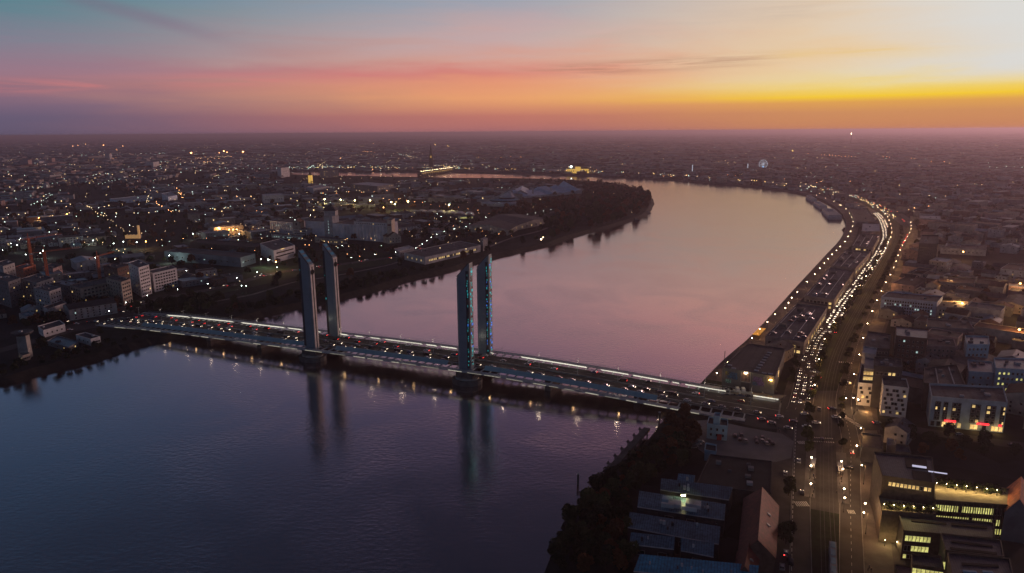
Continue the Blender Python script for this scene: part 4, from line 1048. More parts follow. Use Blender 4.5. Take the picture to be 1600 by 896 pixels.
# white block with scattered square windows
root = empty('apartment_block', (0, 0, 0), 0, 'white block of scattered square windows at the corner of the tram junction', 'apartment block')
_, P = block('', '', '', [(1380, 604), (1420, 608.5), (1416, 594), (1378, 590)], 21, 'white', 'roofgrey', parent=root, wname='front_wing', rname='front_roof')
windows(root, P[0], P[1], 5.2, 20.5, 4, 6, 1.5, 1.7, .12, jit=.22); windows(root, P[3], P[0], 5.2, 20, 3, 5, 1.4, 1.6, .05)
_, P = block('', '', '', [(1366, 574), (1410, 577), (1408, 563), (1366, 560)], 28, 'dark_glazed' if 'dark_glazed' in M else 'dark', 'roofgrey', parent=root, wname='tower_wing', rname='tower_roof', roofbits=5, parapet=1.1)
windows(root, P[0], P[1], 22, 27, 6, 1, 1.6, 1.8, .05)
_, P = block('', '', '', [(1341, 600), (1366, 602), (1366, 574), (1346, 570)], 17, 'white', 'roofdark', parent=root, wname='corner_wing', rname='corner_roof')
windows(root, P[0], P[1], 5.5, 16, 2, 4, 1.6, 1.8, .2, jit=.2); windows(root, P[3], P[0], 5, 16, 6, 4, 1.4, 1.7, .05)
_, P = block('', '', '', [(1350, 578), (1366, 579), (1366, 562), (1352, 560)], 24, 'frame', 'roofpale', parent=root, wname='lit_storeys', rname='upper_roof', occ=False)
windows(root, P[0], P[1], 17.3, 23.6, 3, 2, 2.6, 2.3, 1.0, 'win_warm')
_, P = block('', '', '', [(1347, 553), (1368, 556), (1370, 546), (1350, 543)], 22, 'white_dirty', 'roofwhite_' if 'roofwhite_' in M else 'white', parent=root, wname='rear_wing', rname='rear_roof')
slight(root, tuple(at(1352, 640, 5.5)), 'road')
r, P = block('apartment_block', 'dark terraced block behind the white block of scattered windows', 'apartment block', [(1348, 545), (1390, 547), (1392, 524), (1356, 519)], 19, 'dark', 'roofgrey', roofbits=2)
windows(r, P[0], P[1], 5, 18.5, 8, 4, 1.8, 1.5, .04)
# shop building with red signs
root = empty('shop_building', (0, 0, 0), 0, 'large white framed block with red lit signs over its ground floor shops', 'building')
_, P = block('', '', '', [(1456, 622), (1574, 632), (1567, 607), (1452, 602)], 20, 'shopwall', 'roofgrey', parent=root, wname='front_wing', rname='front_roof', parapet=1.2, roofbits=3)
FP = P; d = P[1] - P[0]; an = math.atan2(d.y, d.x); n = Vector((math.sin(an), -math.cos(an))); fl = d.length
for u, w_ in ((.095, .075), (.2, .06), (.345, .12), (.6, .13), (.8, .13), (.955, .06)):      # dark panels on the wall for the balcony bays
    q = P[0].lerp(P[1], u) + n * .05; MB().box((q.x, q.y, 13.2), (fl * w_, .3, 10.5), 'dark', an).build('balcony_bay', root)
    for j in range(4):
        for k in (-.25, .25):
            qq = q + (d / fl) * (fl * w_ * k) + n * .2
            lit = rb_.random() < .14; inst('window', wmesh('win_warm' if lit else 'glass'), root, (qq.x, qq.y, 9.3 + j * 2.7), an, (fl * w_ * .36, 1, 1.7))
for u, lit in ((.05, .8), (.13, .6), (.2, 1), (.27, 1), (.33, 1), (.41, .5), (.58, 1), (.63, .9), (.74, .3), (.86, 1), (.9, 1), (.96, .6)):
    q = P[0].lerp(P[1], u) + n * .12; inst('shop_window', wmesh('win_warm' if rb_.random() < lit else 'glass'), root, (q.x, q.y, 5.9), an, (fl * .055, 1, 2.9)); 
for u, w_ in ((.28, 5.4), (.72, 5.6), (.945, 1.4)):
    q = P[0].lerp(P[1], u) + n * .45; MB().box((q.x, q.y, 8.05), (w_, .3, .95), 'red_sign', an).build('shop_sign', root)
for u in (.27, .62, .9): q = P[0].lerp(P[1], u) + n * 3; slight(root, (q.x, q.y, 6.5), 'terrace')
_, P = block('', '', '', [(1444, 601), (1508, 604), (1494, 572), (1444, 577)], 20, 'dark', 'roofgrey', parent=root, wname='rear_wing', rname='rear_roof', roofbits=4, parapet=1.1)
for u in (.35, .75):
    a_ = P[0].lerp(P[1], u); b_ = P[3].lerp(P[2], u); c_ = (a_ + b_) / 2; MB().box((c_.x, c_.y, 20.3), ((b_ - a_).length * .9, .5, .5), 'roofpale', math.atan2((b_ - a_).y, (b_ - a_).x)).build('roof_edge', root)
# long pale blue building with rows of windows
r, P = block('apartment_block', 'long pale blue building with even rows of small windows beyond the tram bend', 'apartment block', [(1377, 465), (1464, 473.5), (1473, 464), (1388, 457)], 19, 'bluepale', 'roofdark', roofbits=3)
windows(r, P[0], P[1], 5, 18, 19, 5, 1.2, 1.6, .16, 'win_cool')
r, P = block('apartment_block', 'dark rectangular slab tower with a pale roof rim standing above low houses', 'tower block', [(1436, 382), (1466, 383.5), (1466, 369.5), (1440, 369)], 33, 'dark', 'roofdark', parapet=1.6, roofbits=2)
windows(r, P[0], P[1], 8, 31, 8, 7, 1.4, 1.6, .0)
MB().box((P[1].x, P[1].y, 19), (.9, .9, 30), 'cream').build('corner_strip', r)
for lab, px, z, wl, rf, cols, rows, lm, lit in (
    ('tall brown brick block with a blue roof behind the white block', [(1400, 526), (1449, 531), (1450, 516), (1400, 511)], 26, 'brown', 'blueroof', 6, 6, 'win_cool', .06),
    ('bright pale blue walled house block, tallest of the blue pair', [(1511, 540), (1546, 540), (1544, 527), (1508, 526)], 21, 'bluewall', 'blueroof', 5, 4, 'win_warm', .03),
    ('lower pale blue house in front of the taller blue block', [(1514, 582), (1553, 584), (1550, 567), (1512, 564)], 15, 'bluewall', 'blueroof', 3, 2, 'win_warm', .05),
    ('blue walled block with a column of yellow windows at the right edge', [(1556, 577), (1612, 580), (1606, 562), (1553, 561)], 19, 'bluewall', 'blueroof', 7, 4, 'win_yellow', .3),
    ('rose walled flat block between the brown brick block and the blue houses', [(1449, 541), (1494, 543), (1490, 531), (1449, 530)], 17, 'pinkish', 'roofgrey', 6, 3, 'win_warm', .04),
    ('grey terrace row with roof railings above the rose walled block', [(1448, 512), (1522, 516), (1514, 503), (1449, 499)], 15, 'greywall', 'roofdark', 12, 2, 'win_warm', .1),
    ('olive walled block beside the long pale blue building', [(1464, 481), (1512, 483), (1512, 473), (1464, 471)], 15, 'cream', 'roofgrey', 8, 3, 'win_warm', .12),
    ('pair of dark hipped halls right of the olive walled block', [(1523, 486), (1565, 488), (1560, 473), (1523, 472)], 12, 'greywall', 'roofdark', 6, 1, 'win_warm', .0),
    ('long low white hall left of the bright orange lamp', [(1470, 388), (1541, 392), (1541, 384), (1475, 382)], 11, 'white_dirty', 'roofgrey', 10, 1, 'win_warm', .0),
    ('long grey house row above the pale blue building', [(1467, 441), (1522, 444), (1525, 436), (1468, 433)], 15, 'greywall', 'tile', 10, 2, 'win_warm', .0),
    ('long grey house row at the right, end of the orange lit lane', [(1524, 444), (1576, 447), (1577, 440), (1527, 437)], 14, 'greywall', 'tile', 8, 2, 'win_warm', .0),
    ('white walled block with a bright roof edge above the slab tower', [(1438, 342), (1470, 344), (1469, 338), (1437, 337)], 16, 'white_dirty', 'roofpale', 8, 2, 'win_warm', .1)):
    r, P = block('apartment_block', lab, 'building', px, z, wl, rf, roofbits=3)
    windows(r, P[0], P[1], 5, z - .8, cols, rows, 1.2, 1.5, lit, lm, rng=rb_); windows(r, P[3], P[0], 5, z - .8, 4, rows, 1.2, 1.5, lit, lm, rng=rb_)
# bright sodium lamp and its field
put_lamp(L_sod, at(1502, 408, 4), 0, 'very bright orange lamp over the field at the right', None, 'big', 14)
for (x, y), lb_ in (((1482, 459), 'orange lamp in the lane above the pale blue building'), ((1590, 461), 'orange lamp at the right edge beside a curved roof'), ((1499, 494), 'orange lamp before the olive walled block'), ((1587, 538), 'orange lamp behind the blue houses at the right'), ((1597, 502), 'orange lamp at the right edge above the blue houses')):
    put_lamp(L_sod, at(x, y, 4), 0, lb_, None, 'warm', 9)

# office complex at the bottom right --------------------------------------
M['office_dark'] = mat('bronze_panels', (.07, .055, .045), .7, .35, .8)
M['office_roof'] = mat('seamed_zinc_roof', (.055, .075, .1), .5, .25, .12); seams('office_roof', .4, .35)
off = empty('office_complex', (0, 0, 0), 0, 'dark zinc roofed office complex with lit terraces and rows of yellow windows', 'office building')
ZT, ZR = 17.0, 26.0
def fin_windows(P0, P1, z, cols, w, h, lit, lm='win_yellow', par=None, z0=None):
    d = P1 - P0; L0 = d.length; an = math.atan2(d.y, d.x); n = Vector((math.sin(an), -math.cos(an)))
    for i in range(cols):
        q = P0 + d * ((i + .5) / cols) + n * .04
        l_ = lit(i) if callable(lit) else lit
        inst('window', wmesh(lm if rb_.random() < l_ else 'glass'), par or off, (q.x, q.y, z), an, (w, 1, h))
def slab(name, px, z, wall, roof, zb=4.0, inset=None, parapet=.7):
    _, P = block('', '', '', px, z, wall, roof, zb=zb, parent=off, wname=name + '_wall', rname=name + '_roof', parapet=parapet); 
    if inset:
        for u0, u1, v0, v1 in inset:
            q = [P[0].lerp(P[1], u).lerp(P[3].lerp(P[2], u), v) for u, v in ((u0, v0), (u1, v0), (u1, v1), (u0, v1))]
            mb = MB(); mb.prism([(p.x, p.y) for p in q], z, z + .25, 'black'); mb.build('roof_slot', off)
    return P
P = slab('upper_block', [(1379, 745), (1461, 757), (1456, 716), (1366, 708)], ZR, 'office_dark', 'office_roof', inset=((.6, .95, .05, .4), (.52, .9, .5, .9)))
UB = P
fin_windows(P[0].lerp(P[1], .12), P[0].lerp(P[1], .95), ZR - 2.6, 11, 1.1, 1.7, lambda i: 1 if i < 5 else .75, 'win_warm')
q = P[3].lerp(P[2], .75).lerp(P[0].lerp(P[1], .75), .45); d = P[1] - P[0]; an0 = math.atan2(d.y, d.x)
M['lit_grey'] = emi('skylight_glow', (.7, .68, .9), .7); MB().box((q.x, q.y, ZR + .5), (5, .8, .6), 'lit_grey', an0).build('rooflight', off)
MB().box((q.x + 4.5, q.y - 5, ZR + .45), (6.5, .35, .4), 'lit_grey', an0).build('rooflight', off)
M['terrace_floor'] = mat('terrace_paving', (.42, .36, .26), .8, .2, .3)
T1 = slab('left_terrace', [(1378, 799), (1463, 806), (1461, 786), (1373, 777)], ZT, 'office_dark', 'terrace_floor')
T2 = slab('right_terrace', [(1461, 783), (1586, 792), (1578, 766), (1459, 747)], ZT, 'office_dark', 'terrace_floor')
for i in range(6):
    q = T1[0].lerp(T1[1], .05 + i * .18) + Vector((0, .7)); o = put_lamp(L_terr, Vector((q.x, q.y, ZT)), 0, 'small lamp along the edge of the left office terrace', 'lamps along the left office terrace', 'terrace', 2.6)
for i in range(7):
    q = T2[0].lerp(T2[3], .52).lerp(T2[1].lerp(T2[2], .52), .02 + i * .13); put_lamp(L_terr, Vector((q.x, q.y, ZT)), 0, 'small lamp along the planted bed of the right office terrace', 'lamps along the right office terrace', 'terrace', 2.6)
def hedge(A_, B_, wd, z, label):
    mb = MB(); rg = random.Random(int(A_[0])); k = mb._m('leaf_dark'); d = B_ - A_
    for i in range(700):
        t = rg.random(); p = A_ + d * t; c = Vector((p.x + rg.uniform(-wd, wd) * .5, p.y + rg.uniform(-wd, wd) * .5, z + rg.uniform(.1, 1.8) + .7 * math.sin(t * 19) ** 2)); s = rg.uniform(.25, .5)
        R_ = Euler((rg.uniform(-1.2, 1.2), rg.uniform(-1.2, 1.2), rg.uniform(0, 6))).to_matrix(); b = len(mb.v)
        for x, y in ((-s, -s), (s, -s), (s, s), (-s, s)): mb.v.append(tuple(c + R_ @ Vector((x, y, 0))))
        mb.f.append((b, b + 1, b + 2, b + 3)); mb.mi.append(k)
    o = mb.build('hedge'); tag(o, label, 'hedge'); return o
hedge(T1[0].lerp(T1[3], .3).lerp(T1[1], .1), T1[1].lerp(T1[2], .2), 3.2, ZT, 'dark shrub bed on the left lit office terrace')
hedge(T2[3].lerp(T2[0], .28).lerp(T2[2], .05), T2[2].lerp(T2[1], .3).lerp(T2[3], .18), 6, ZT, 'dark shrub bed on the right lit office terrace')
for z in (14.2, 9.6): fin_windows(T2[0].lerp(T2[1], .01), T2[0].lerp(T2[1], .84), z, 17, 1.5, 2.9, lambda i: .98 if i < 15 else .5)
fin_windows(T2[0].lerp(T2[1], .8), T2[0].lerp(T2[1], .97), 5.8, 5, 1.4, 2.6, .85)
mb = MB()
dd = T2[1] - T2[0]; an = math.atan2(dd.y, dd.x)
for i in range(34):
    q = T2[0].lerp(T2[1], i / 33); mb.box((q.x + .25 * math.sin(an), q.y - .25 * math.cos(an), 10.5), (.18, .5, 13), 'office_dark', an)
mb.build('fins', off)
P = slab('middle_block', [(1412, 831), (1554, 843), (1552, 819), (1404, 804)], 15.5, 'office_dark', 'office_roof', inset=((.12, .5, .62, .74), (.55, .93, .62, .76), ))
MB_ = P
fin_windows(P[0].lerp(P[1], .02), P[0].lerp(P[1], .31), 13.0, 7, 1.2, 2.4, lambda i: 1 if i > 2 else .5); fin_windows(P[0].lerp(P[1], .02), P[0].lerp(P[1], .3), 9.0, 7, 1.2, 2.4, lambda i: 1 if i > 1 else .3)
fin_windows(P[0].lerp(P[1], .02), P[0].lerp(P[1], .3), 5.6, 7, 1.2, 1.8, .4)
P = slab('lower_block', [(1478, 862), (1568, 872), (1563, 846), (1470, 835)], 17, 'office_dark', 'office_roof', inset=((.15, .85, .55, .66), (.1, .9, .12, .25)))
P = slab('corner_block', [(1488, 902), (1583, 902), (1577, 875), (1481, 865)], 18.5, 'office_dark', 'office_roof', inset=((.2, .8, .5, .62),))
for u, v, w_ in ((.3, .2, 4), (.6, .2, 3)): 
    q = P[0].lerp(P[1], u).lerp(P[3].lerp(P[2], u), v); MB().box((q.x, q.y, 18.8), (w_, .9, .5), 'lit_blue' if 'lit_blue' in M else 'bluewall', an).build('rooflight', off)
P = slab('low_front_block', [(1405, 914), (1484, 918), (1480, 893), (1398, 884)], 9.5, 'office_dark', 'pinkroof')
fin_windows(P[3].lerp(P[2], .3), P[3].lerp(P[2], .95), 11.6, 7, 1.5, 3.2, 1.0)
_, P = block('', '', '', [(1426, 885), (1474, 892), (1470, 872), (1424, 868)], 13.4, 'office_dark', 'office_roof', parent=off, occ=False, wname='link_wall', rname='link_roof')
fin_windows(P[0], P[1], 11.4, 7, 1.5, 3.2, 1.0)
for i in range(5):
    a_ = i * 1.256; q = at(1390, 842, 6); put_lamp(L_terr, Vector((q.x + 3.4 * math.cos(a_), q.y + 3.4 * math.sin(a_), 4.05)), 0, 'small lamp of the round courtyard beside the office complex', 'lamps of the round office courtyard', 'terrace', 2.6)
r, P = block('gabled_house', 'gable ended building with orange tiles at the right edge of the office terraces', 'house', [(1570, 800), (1610, 806), (1612, 770), (1573, 763)], 16, 'greywall', 'orangewall', gable=(1, 6))
# small roofs on the dark ground behind the office
for lab, px, z, wl, rf in (('small white roofed van sized shed beside the side street', [(1386, 697), (1400, 698), (1398, 688), (1386, 687)], 8, 'white_dirty', 'roofpale'), ('low dark shed with a pale roof behind the office complex', [(1400, 708), (1423, 710), (1419, 698), (1400, 696)], 9, 'concrete_dark', 'roofgrey'), ('dark workshop on the corner between side street and office complex', [(1346, 700), (1379, 704), (1378, 682), (1347, 678)], 11, 'concrete_dark', 'roofdark')):
    block('shed', lab, 'shed', px, z, wl, rf)

# bottom centre: rows of blue grey saw roofs ------------------------------------
def shed_roof(label, px, z=12.5, rf='blueroof', bits=(), drop=1.2):
    P = [Vector((p.x, p.y)) for p in pts(px, z)]; occupy(P); root = empty('workshop', (0, 0, 0), 0, label, 'workshop', None)
    mb = MB(); mb.prism(P, 4, z - drop, 'dark', cap=False); mb.build('wall', root)
    mb = MB(); F0, F1, B1_, B0_ = P
    for k in (0, -.35):
        q = [(F0.x, F0.y, z - drop + k), (F1.x, F1.y, z - drop + k), (B1_.x, B1_.y, z + k), (B0_.x, B0_.y, z + k)]; mb.poly(q if k == 0 else q[::-1], rf)
    for a_, b_, za, zb_ in ((F0, F1, z - drop, z - drop), (F1, B1_, z - drop, z), (B1_, B0_, z, z), (B0_, F0, z, z - drop)):
        mb.poly([(a_.x, a_.y, za - .35), (b_.x, b_.y, zb_ - .35), (b_.x, b_.y, zb_), (a_.x, a_.y, za)], rf)
    mb.build('roof', root)
    mb = MB(); a_, b_ = P[0], P[1]; d = b_ - a_; c_ = (a_ + b_) / 2; mb.box((c_.x, c_.y - .2, z - drop + .05), (d.length, .25, .3), 'steel', math.atan2(d.y, d.x)); mb.build('gutter', root)
    for i in range(int((P[1] - P[0]).length / 7)):
        q = P[0].lerp(P[1], (i + .5) / max(1, int((P[1] - P[0]).length / 7))); inst('window', wmesh('glass'), root, (q.x, q.y - .05, 8.5), math.atan2(d.y, d.x), (3.4, 1, 1.8))
    rgv = random.Random(int(P[0].x * 3)); 
    for k in range(int((P[1] - P[0]).length / 6)):
        q = P[0].lerp(P[1], rgv.uniform(.05, .95)).lerp(P[3].lerp(P[2], rgv.uniform(.05, .95)), rgv.uniform(.2, .9)); s_ = rgv.uniform(.4, 1.0); MB().box((q.x, q.y, z - .3 + s_ / 2), (s_, s_, s_ + .6), rgv.choice(['steel', 'roofdark', 'roofpale'])).build('roof_vent', root)
    for u, v, w_, h_, mn in bits:
        q = P[0].lerp(P[1], u).lerp(P[3].lerp(P[2], u), v); MB().box((q.x, q.y, z + .5), (w_, h_, 1.7), mn, math.atan2(d.y, d.x)).build('roof_unit', root)
    return root, P
shed_roof('uppermost long blue grey workshop roof, dark bays in the wall below it', [(1032, 761.5), (1139, 777.5), (1145, 761.5), (1033, 747.5)])
shed_roof('small blue grey roof piece above the uppermost workshop row', [(1058, 749), (1084, 752), (1086, 743), (1060, 740)], 13)
r2, P = shed_roof('second long workshop row with lit roof machinery in its middle', [(996, 788), (1132, 808.5), (1134, 788), (999, 767)], bits=((.34, .55, 4.2, 3.2, 'bluewall'), (.43, .35, 5, 4, 'steel'), (.6, .55, 3.2, 4, 'steel'), (.68, .52, 3.2, 4, 'steel'), (.35, .15, 5, 1.2, 'steel'), (.6, .12, 6, .5, 'white')))
q = P[0].lerp(P[1], .52).lerp(P[3].lerp(P[2], .52), .78); MB().box((q.x, q.y, 14.6), (1.6, .5, .3), 'lamp_yellow').build('roof_lamp', r2)
shed_roof('third and longest blue grey workshop row', [(981, 820), (1123, 846), (1126, 823), (984, 800)])
shed_roof('short left blue grey roof below the longest workshop row', [(983.6, 846), (1053, 854), (1054.5, 839), (986, 832)])
shed_roof('short right blue grey roof below the longest workshop row', [(1064, 856), (1115, 866), (1116, 848.5), (1064, 841)])
shed_roof('bright blue wide workshop roof at the bottom edge', [(990, 889), (1181, 908), (1186, 884), (1000, 866)], 12.5, 'bluebright', drop=1.0)
for i, (x, y) in enumerate(((994, 826), (1003, 828), (1009, 829))): 
    q = at(x, y + 2, 9.5); MB().box((q.x, q.y, 9.2), (.7, .2, 1.0), 'win_warm').build('lit_window', r2)
for lab, px in (('grey flat lean-to between the second and third workshop rows, left', [(1000, 799.6), (1027, 803), (1030, 792), (1005, 789)]), ('grey flat lean-to between the second and third workshop rows, right', [(1096, 817), (1117, 820), (1120, 808), (1098, 806)])):
    block('workshop', lab, 'workshop', px, 10, 'dark', 'roofdark', parapet=.5, occ=False)
# red roofed halls beside the avenue
r, P = block('red_roofed_hall', 'red tiled hall with two small skylights beside the near avenue', 'hall', [(1154, 868), (1211, 872), (1216, 790), (1163, 779)], 10, 'brown', 'redroof', gable=(1, 6.5))
rd0, rd1 = (P[0] + P[1]) / 2, (P[3] + P[2]) / 2
for v in (.42, .62):
    q = rd0.lerp(rd1, v).lerp(P[1].lerp(P[2], v), .5); MB().box((q.x, q.y, 13.5), (1.5, 1.7, .35), 'roofpale', .3, R=Matrix.Rotation(.62, 3, 'Y')).build('skylight', r)
r, P = block('red_roofed_hall', 'smaller red tiled hall at the bottom edge joined below the larger one', 'hall', [(1146, 903), (1179, 908), (1186, 873), (1152, 862)], 9, 'brown', 'redroof', gable=(1, 5))
q = (P[1] + P[2]) / 2 * .7 + (P[0] + P[3]) / 2 * .3; MB().box((q.x, q.y, 12.3), (1.5, 1.5, .3), 'roofpale', .3, R=Matrix.Rotation(.5, 3, 'Y')).build('skylight', r)
# dark sheds between plaza and workshops
block('warehouse', 'large black roofed shed between the plaza and the blue workshop rows', 'warehouse', [(1088, 758), (1204, 772), (1206, 722), (1110, 711)], 11, 'dark', 'black_roof', parapet=.5, roofbits=6)
# blue walled kiosk by the plaza
root = empty('kiosk_house', (0, 0, 0), 0, 'small blue white house with a stair tower beside the plaza', 'house')
_, P = block('', '', '', [(1105, 664), (1137, 668), (1137, 657), (1108, 653)], 11.5, 'bluewall', 'roofdark', parent=root, wname='wall', rname='roof')
windows(root, P[0], P[1], 5, 11, 3, 2, 1, 1.5, 0)
q = P[0].lerp(P[1], .65); MB().box((q.x, q.y - .1, 5.6), (3, .4, 3.2), 'red_door').build('door', root)
_, P = block('', '', '', [(1115, 652), (1125, 653), (1126, 647.5), (1117, 646.5)], 15.5, 'bluewall', 'roofpale', parent=root, occ=False, wname='stair_tower', rname='stair_roof')
root, P = block('kiosk_house', 'small dark roofed hut with pale blue wall left of the planted terrace', 'hut', [(1101, 705), (1119, 708), (1119, 697), (1103, 694)], 9, 'bluewall', 'roofdark')
# jetty
a, b = at(957, 731, 3), at(1011, 671, 3); d = b - a; an = math.atan2(d.y, d.x); c = (a + b) / 2
jt = empty('jetty', (c.x, c.y, 0), an, 'old dark jetty beam on piles beside the rust coloured trees', 'jetty')
MB().box((0, 0, 3.2), (d.length, 3.4, 1.3), 'concrete_dark').build('beam', jt)
for k in range(6):
    x = d.length * (-.45 + k * .18); MB().tube((x, -1, -2), (x, -1, 3), .35, 'concrete_dark').tube((x, 3.2, -2), (x, 3.2, 4.6), .35, 'concrete_dark').box((x, 2.2, 3.4), (1, 3.4, .6), 'concrete_dark').build('pile_bent', jt)
for i, (x, y) in enumerate(((1030, 658), (903, 757))):
    q = at(x, y, 0); dl = empty('mooring_post', q, 0, 'lone mooring post in the water ' + ('at the foot of the bridge' if i == 0 else 'beside the dark wooded bank'), 'mooring post'); MB().tube((0, 0, -2), (0, 0, 5), .5, 'concrete_dark', 8).build('pile', dl); MB().tube((0, 0, 5), (0, 0, 5.4), .7, 'steel', 8).build('cap', dl)

# cruise boats moored along the quay
def boat(label, a, b, wd, dark=False):
    A_, B_ = at(*a, 0), at(*b, 0); d = B_ - A_; an = math.atan2(d.y, d.x); c = (A_ + B_) / 2; Lb = d.length
    r = empty('river_boat', c, an, label, 'boat', 'boats moored along the quay')
    def hull(z0, z1, k, mn, nm, kx=1.0):
        mb = MB(); pl = [(-.5, -.5), (.38, -.5), (.5, 0), (.38, .5), (-.5, .5)]; mb.prism([(x * Lb * kx, y * wd * k) for x, y in pl], z0, z1, mn); return mb.build(nm, r)
    hull(-.5, 2.2, 1, 'white_dirty', 'hull'); hull(2.2, 5.0, .92, 'white', 'lower_deck', .95); hull(5.0, 7.4, .9, 'white', 'upper_deck', .9); hull(7.4, 7.6, .93, 'roofdark' if dark else 'roofpale', 'sun_deck', .92)
    for z in (3.6, 6.2):
        for sg in (-1, 1): MB().box((-Lb * .03, sg * wd * .455, z), (Lb * .82, .12, 1.1), 'glass').build('window_band', r)
    MB().box((Lb * .2, 0, 8.6), (Lb * .08, wd * .45, 2), 'white').build('bridge_house', r)
    for x in (-.44, 0, .38): MB().box((Lb * x, 0, 7.9), (.3, wd * .85, .5), 'paint').build('rail', r)
    return r
boat('broad white cruise boat with two pale railed decks, nearest of the moored boats', (1305, 344), (1292, 331), 24)
boat('middle white cruise boat of the three moored at the bend', (1287, 328), (1275, 320), 15)
boat('farthest white cruise boat of the three moored at the bend', (1272, 316.5), (1262, 310.5), 13)
boat('low dark barge moored before the lamps, left of the white boats', (1225, 297), (1200, 294.5), 12, True)
q = at(1319, 360, 0); r = empty('pontoon', q, 1.2, 'small red brown pontoon hut against the quay below the boats', 'pontoon'); MB().box((0, 0, .6), (12, 6, 1.2), 'brown').build('float', r); MB().box((0, 0, 2.8), (6, 4, 3.2), 'redroof', top=.6).build('hut', r)
# trees of the right bank
def scatter(px, n, kinds, where, smin=.7, smax=1.15, z=4.0, sep=5.0, chk=True):
    P = pts(px, z); xs = [p.x for p in P]; ys = [p.y for p in P]; got = []; tries = 0; rg = random.Random(n * 7 + len(where))
    while len(got) < n and tries < n * 60:
        tries += 1; x, y = rg.uniform(min(xs), max(xs)), rg.uniform(min(ys), max(ys))
        if not inpoly(x, y, P) or inpoly(x, y, RIVER) or (chk and taken(x, y)): continue
        if any((x - a) ** 2 + (y - b) ** 2 < sep * sep for a, b in got): continue
        got.append((x, y)); add_tree(x, y, rg.uniform(smin, smax), rg.choice(kinds), where, z - .1)
scatter([(860, 896), (872, 850), (905, 800), (930, 765), (975, 738), (1010, 712), (1035, 700), (1060, 700), (1075, 712), (1062, 735), (1030, 745), (995, 765), (980, 800), (975, 860), (985, 896)], 95, ['dark', 'dark', 'green', 'rust'], 'on the near wooded bank left of the blue workshops', .5, .95, sep=4.6)
scatter([(1040, 690), (1046, 662), (1068, 654), (1088, 668), (1084, 705)], 10, ['rust'], 'beside the bridge ramp', .7, .95, sep=5)
for x, y, s_ in ((1232, 775, .75), (1228, 850, .75), (1224, 845, .6), (1233, 840, .55)): q = at(x, y, 4); add_tree(q.x, q.y, s_, 'dark', 'standing alone on the pavement beside the red roofed halls')
for x, y in ((1238, 588), (1236, 600), (1243, 575), (1290, 545)): q = at(x, y, 4); add_tree(q.x, q.y, .6, 'dark', 'between the painted hangar and the car queue')
for p, a_ in walk([p for p in AX[14:50]], 13, 3):
    n = Vector((math.sin(a_), -math.cos(a_), 0))
    if rc.random() < .75 and p.length < 1300: q = p + n * (-8.5 + rc.uniform(-1, 1)); add_tree(q.x, q.y, rc.uniform(.45, .65), rc.choice(['green', 'dark']), 'in the row between the queue of cars and the tram track')
    if rc.random() < .7 and p.length < 1300: q = p + n * (7.4 + rc.uniform(-.6, .6)); add_tree(q.x, q.y, rc.uniform(.4, .6), 'dark', 'in the row right of the tram track')
for lst in (AX, QUEUE, EAST, WEST, SIDE):
    for i in range(len(lst) - 1):
        A_, B_ = ribbon(lst[i:i + 2], -14, 14, 4); occupy([A_[0], B_[0], B_[1], A_[1]], 1)
for i in range(len(qi) - 1):
    A_, B_ = ribbon(qi[i:i + 2], -30, 30, 4); occupy([A_[0], B_[0], B_[1], A_[1]], 1)
occupy(J); occupy(PZ); occupy(PK)
occupy(pts([(1050, 640), (1240, 640), (1240, 910), (960, 910), (980, 760)]), 1)
occupy(pts([(1355, 700), (1600, 745), (1640, 930), (1390, 930)]), 1)
occupy(pts([(1470, 396), (1620, 402), (1620, 425), (1462, 416)]), 1)
# ------------------------------------------------------------------ left bank
def cb(name, label, cat, Lp, Fp, Rp, h, wall, roof, win=None, group=None, roofbits=1, parapet=.8, gable=None, parent=None, zb=4.0):
    """building from its base corners left, front, right as seen"""
    L_, F_, R_ = at(*Lp), at(*Fp), at(*Rp); B_ = L_ + R_ - F_
    P = [(p.x, p.y) for p in (F_, R_, B_, L_)]
    if area(P) < 0: P = [P[0], P[3], P[2], P[1]]
    P = [Vector(p) for p in P]
    r, P = block(name, label, cat, None, zb + h, wall, roof, world=P, roofbits=roofbits, parapet=parapet, gable=gable, group=group, parent=parent)
    if win:
        c0, c1, rows, w_, hh, lit, lm = win
        windows(r, P[0], P[1], 4.6, 3.4 + h, c0, rows, w_, hh, lit, lm, rng=rb_); windows(r, P[3], P[0], 4.6, 3.4 + h, c1, rows, w_, hh, lit, lm, rng=rb_)
    return r, P
cb('tower_block', 'taller pale tower block with eight rows of windows beside the left bridge end', 'tower block', (206, 455), (222, 465), (238, 459), 29, 'white', 'roofgrey', (5, 4, 8, 1.9, 1.5, .03, 'win_warm'))
cb('apartment_block', 'pale six storey block right of the taller pale tower block', 'apartment block', (234, 452), (242, 457), (279, 447.5), 19, 'white', 'roofgrey', (8, 2, 6, 2.2, 1.6, .04, 'win_warm'))
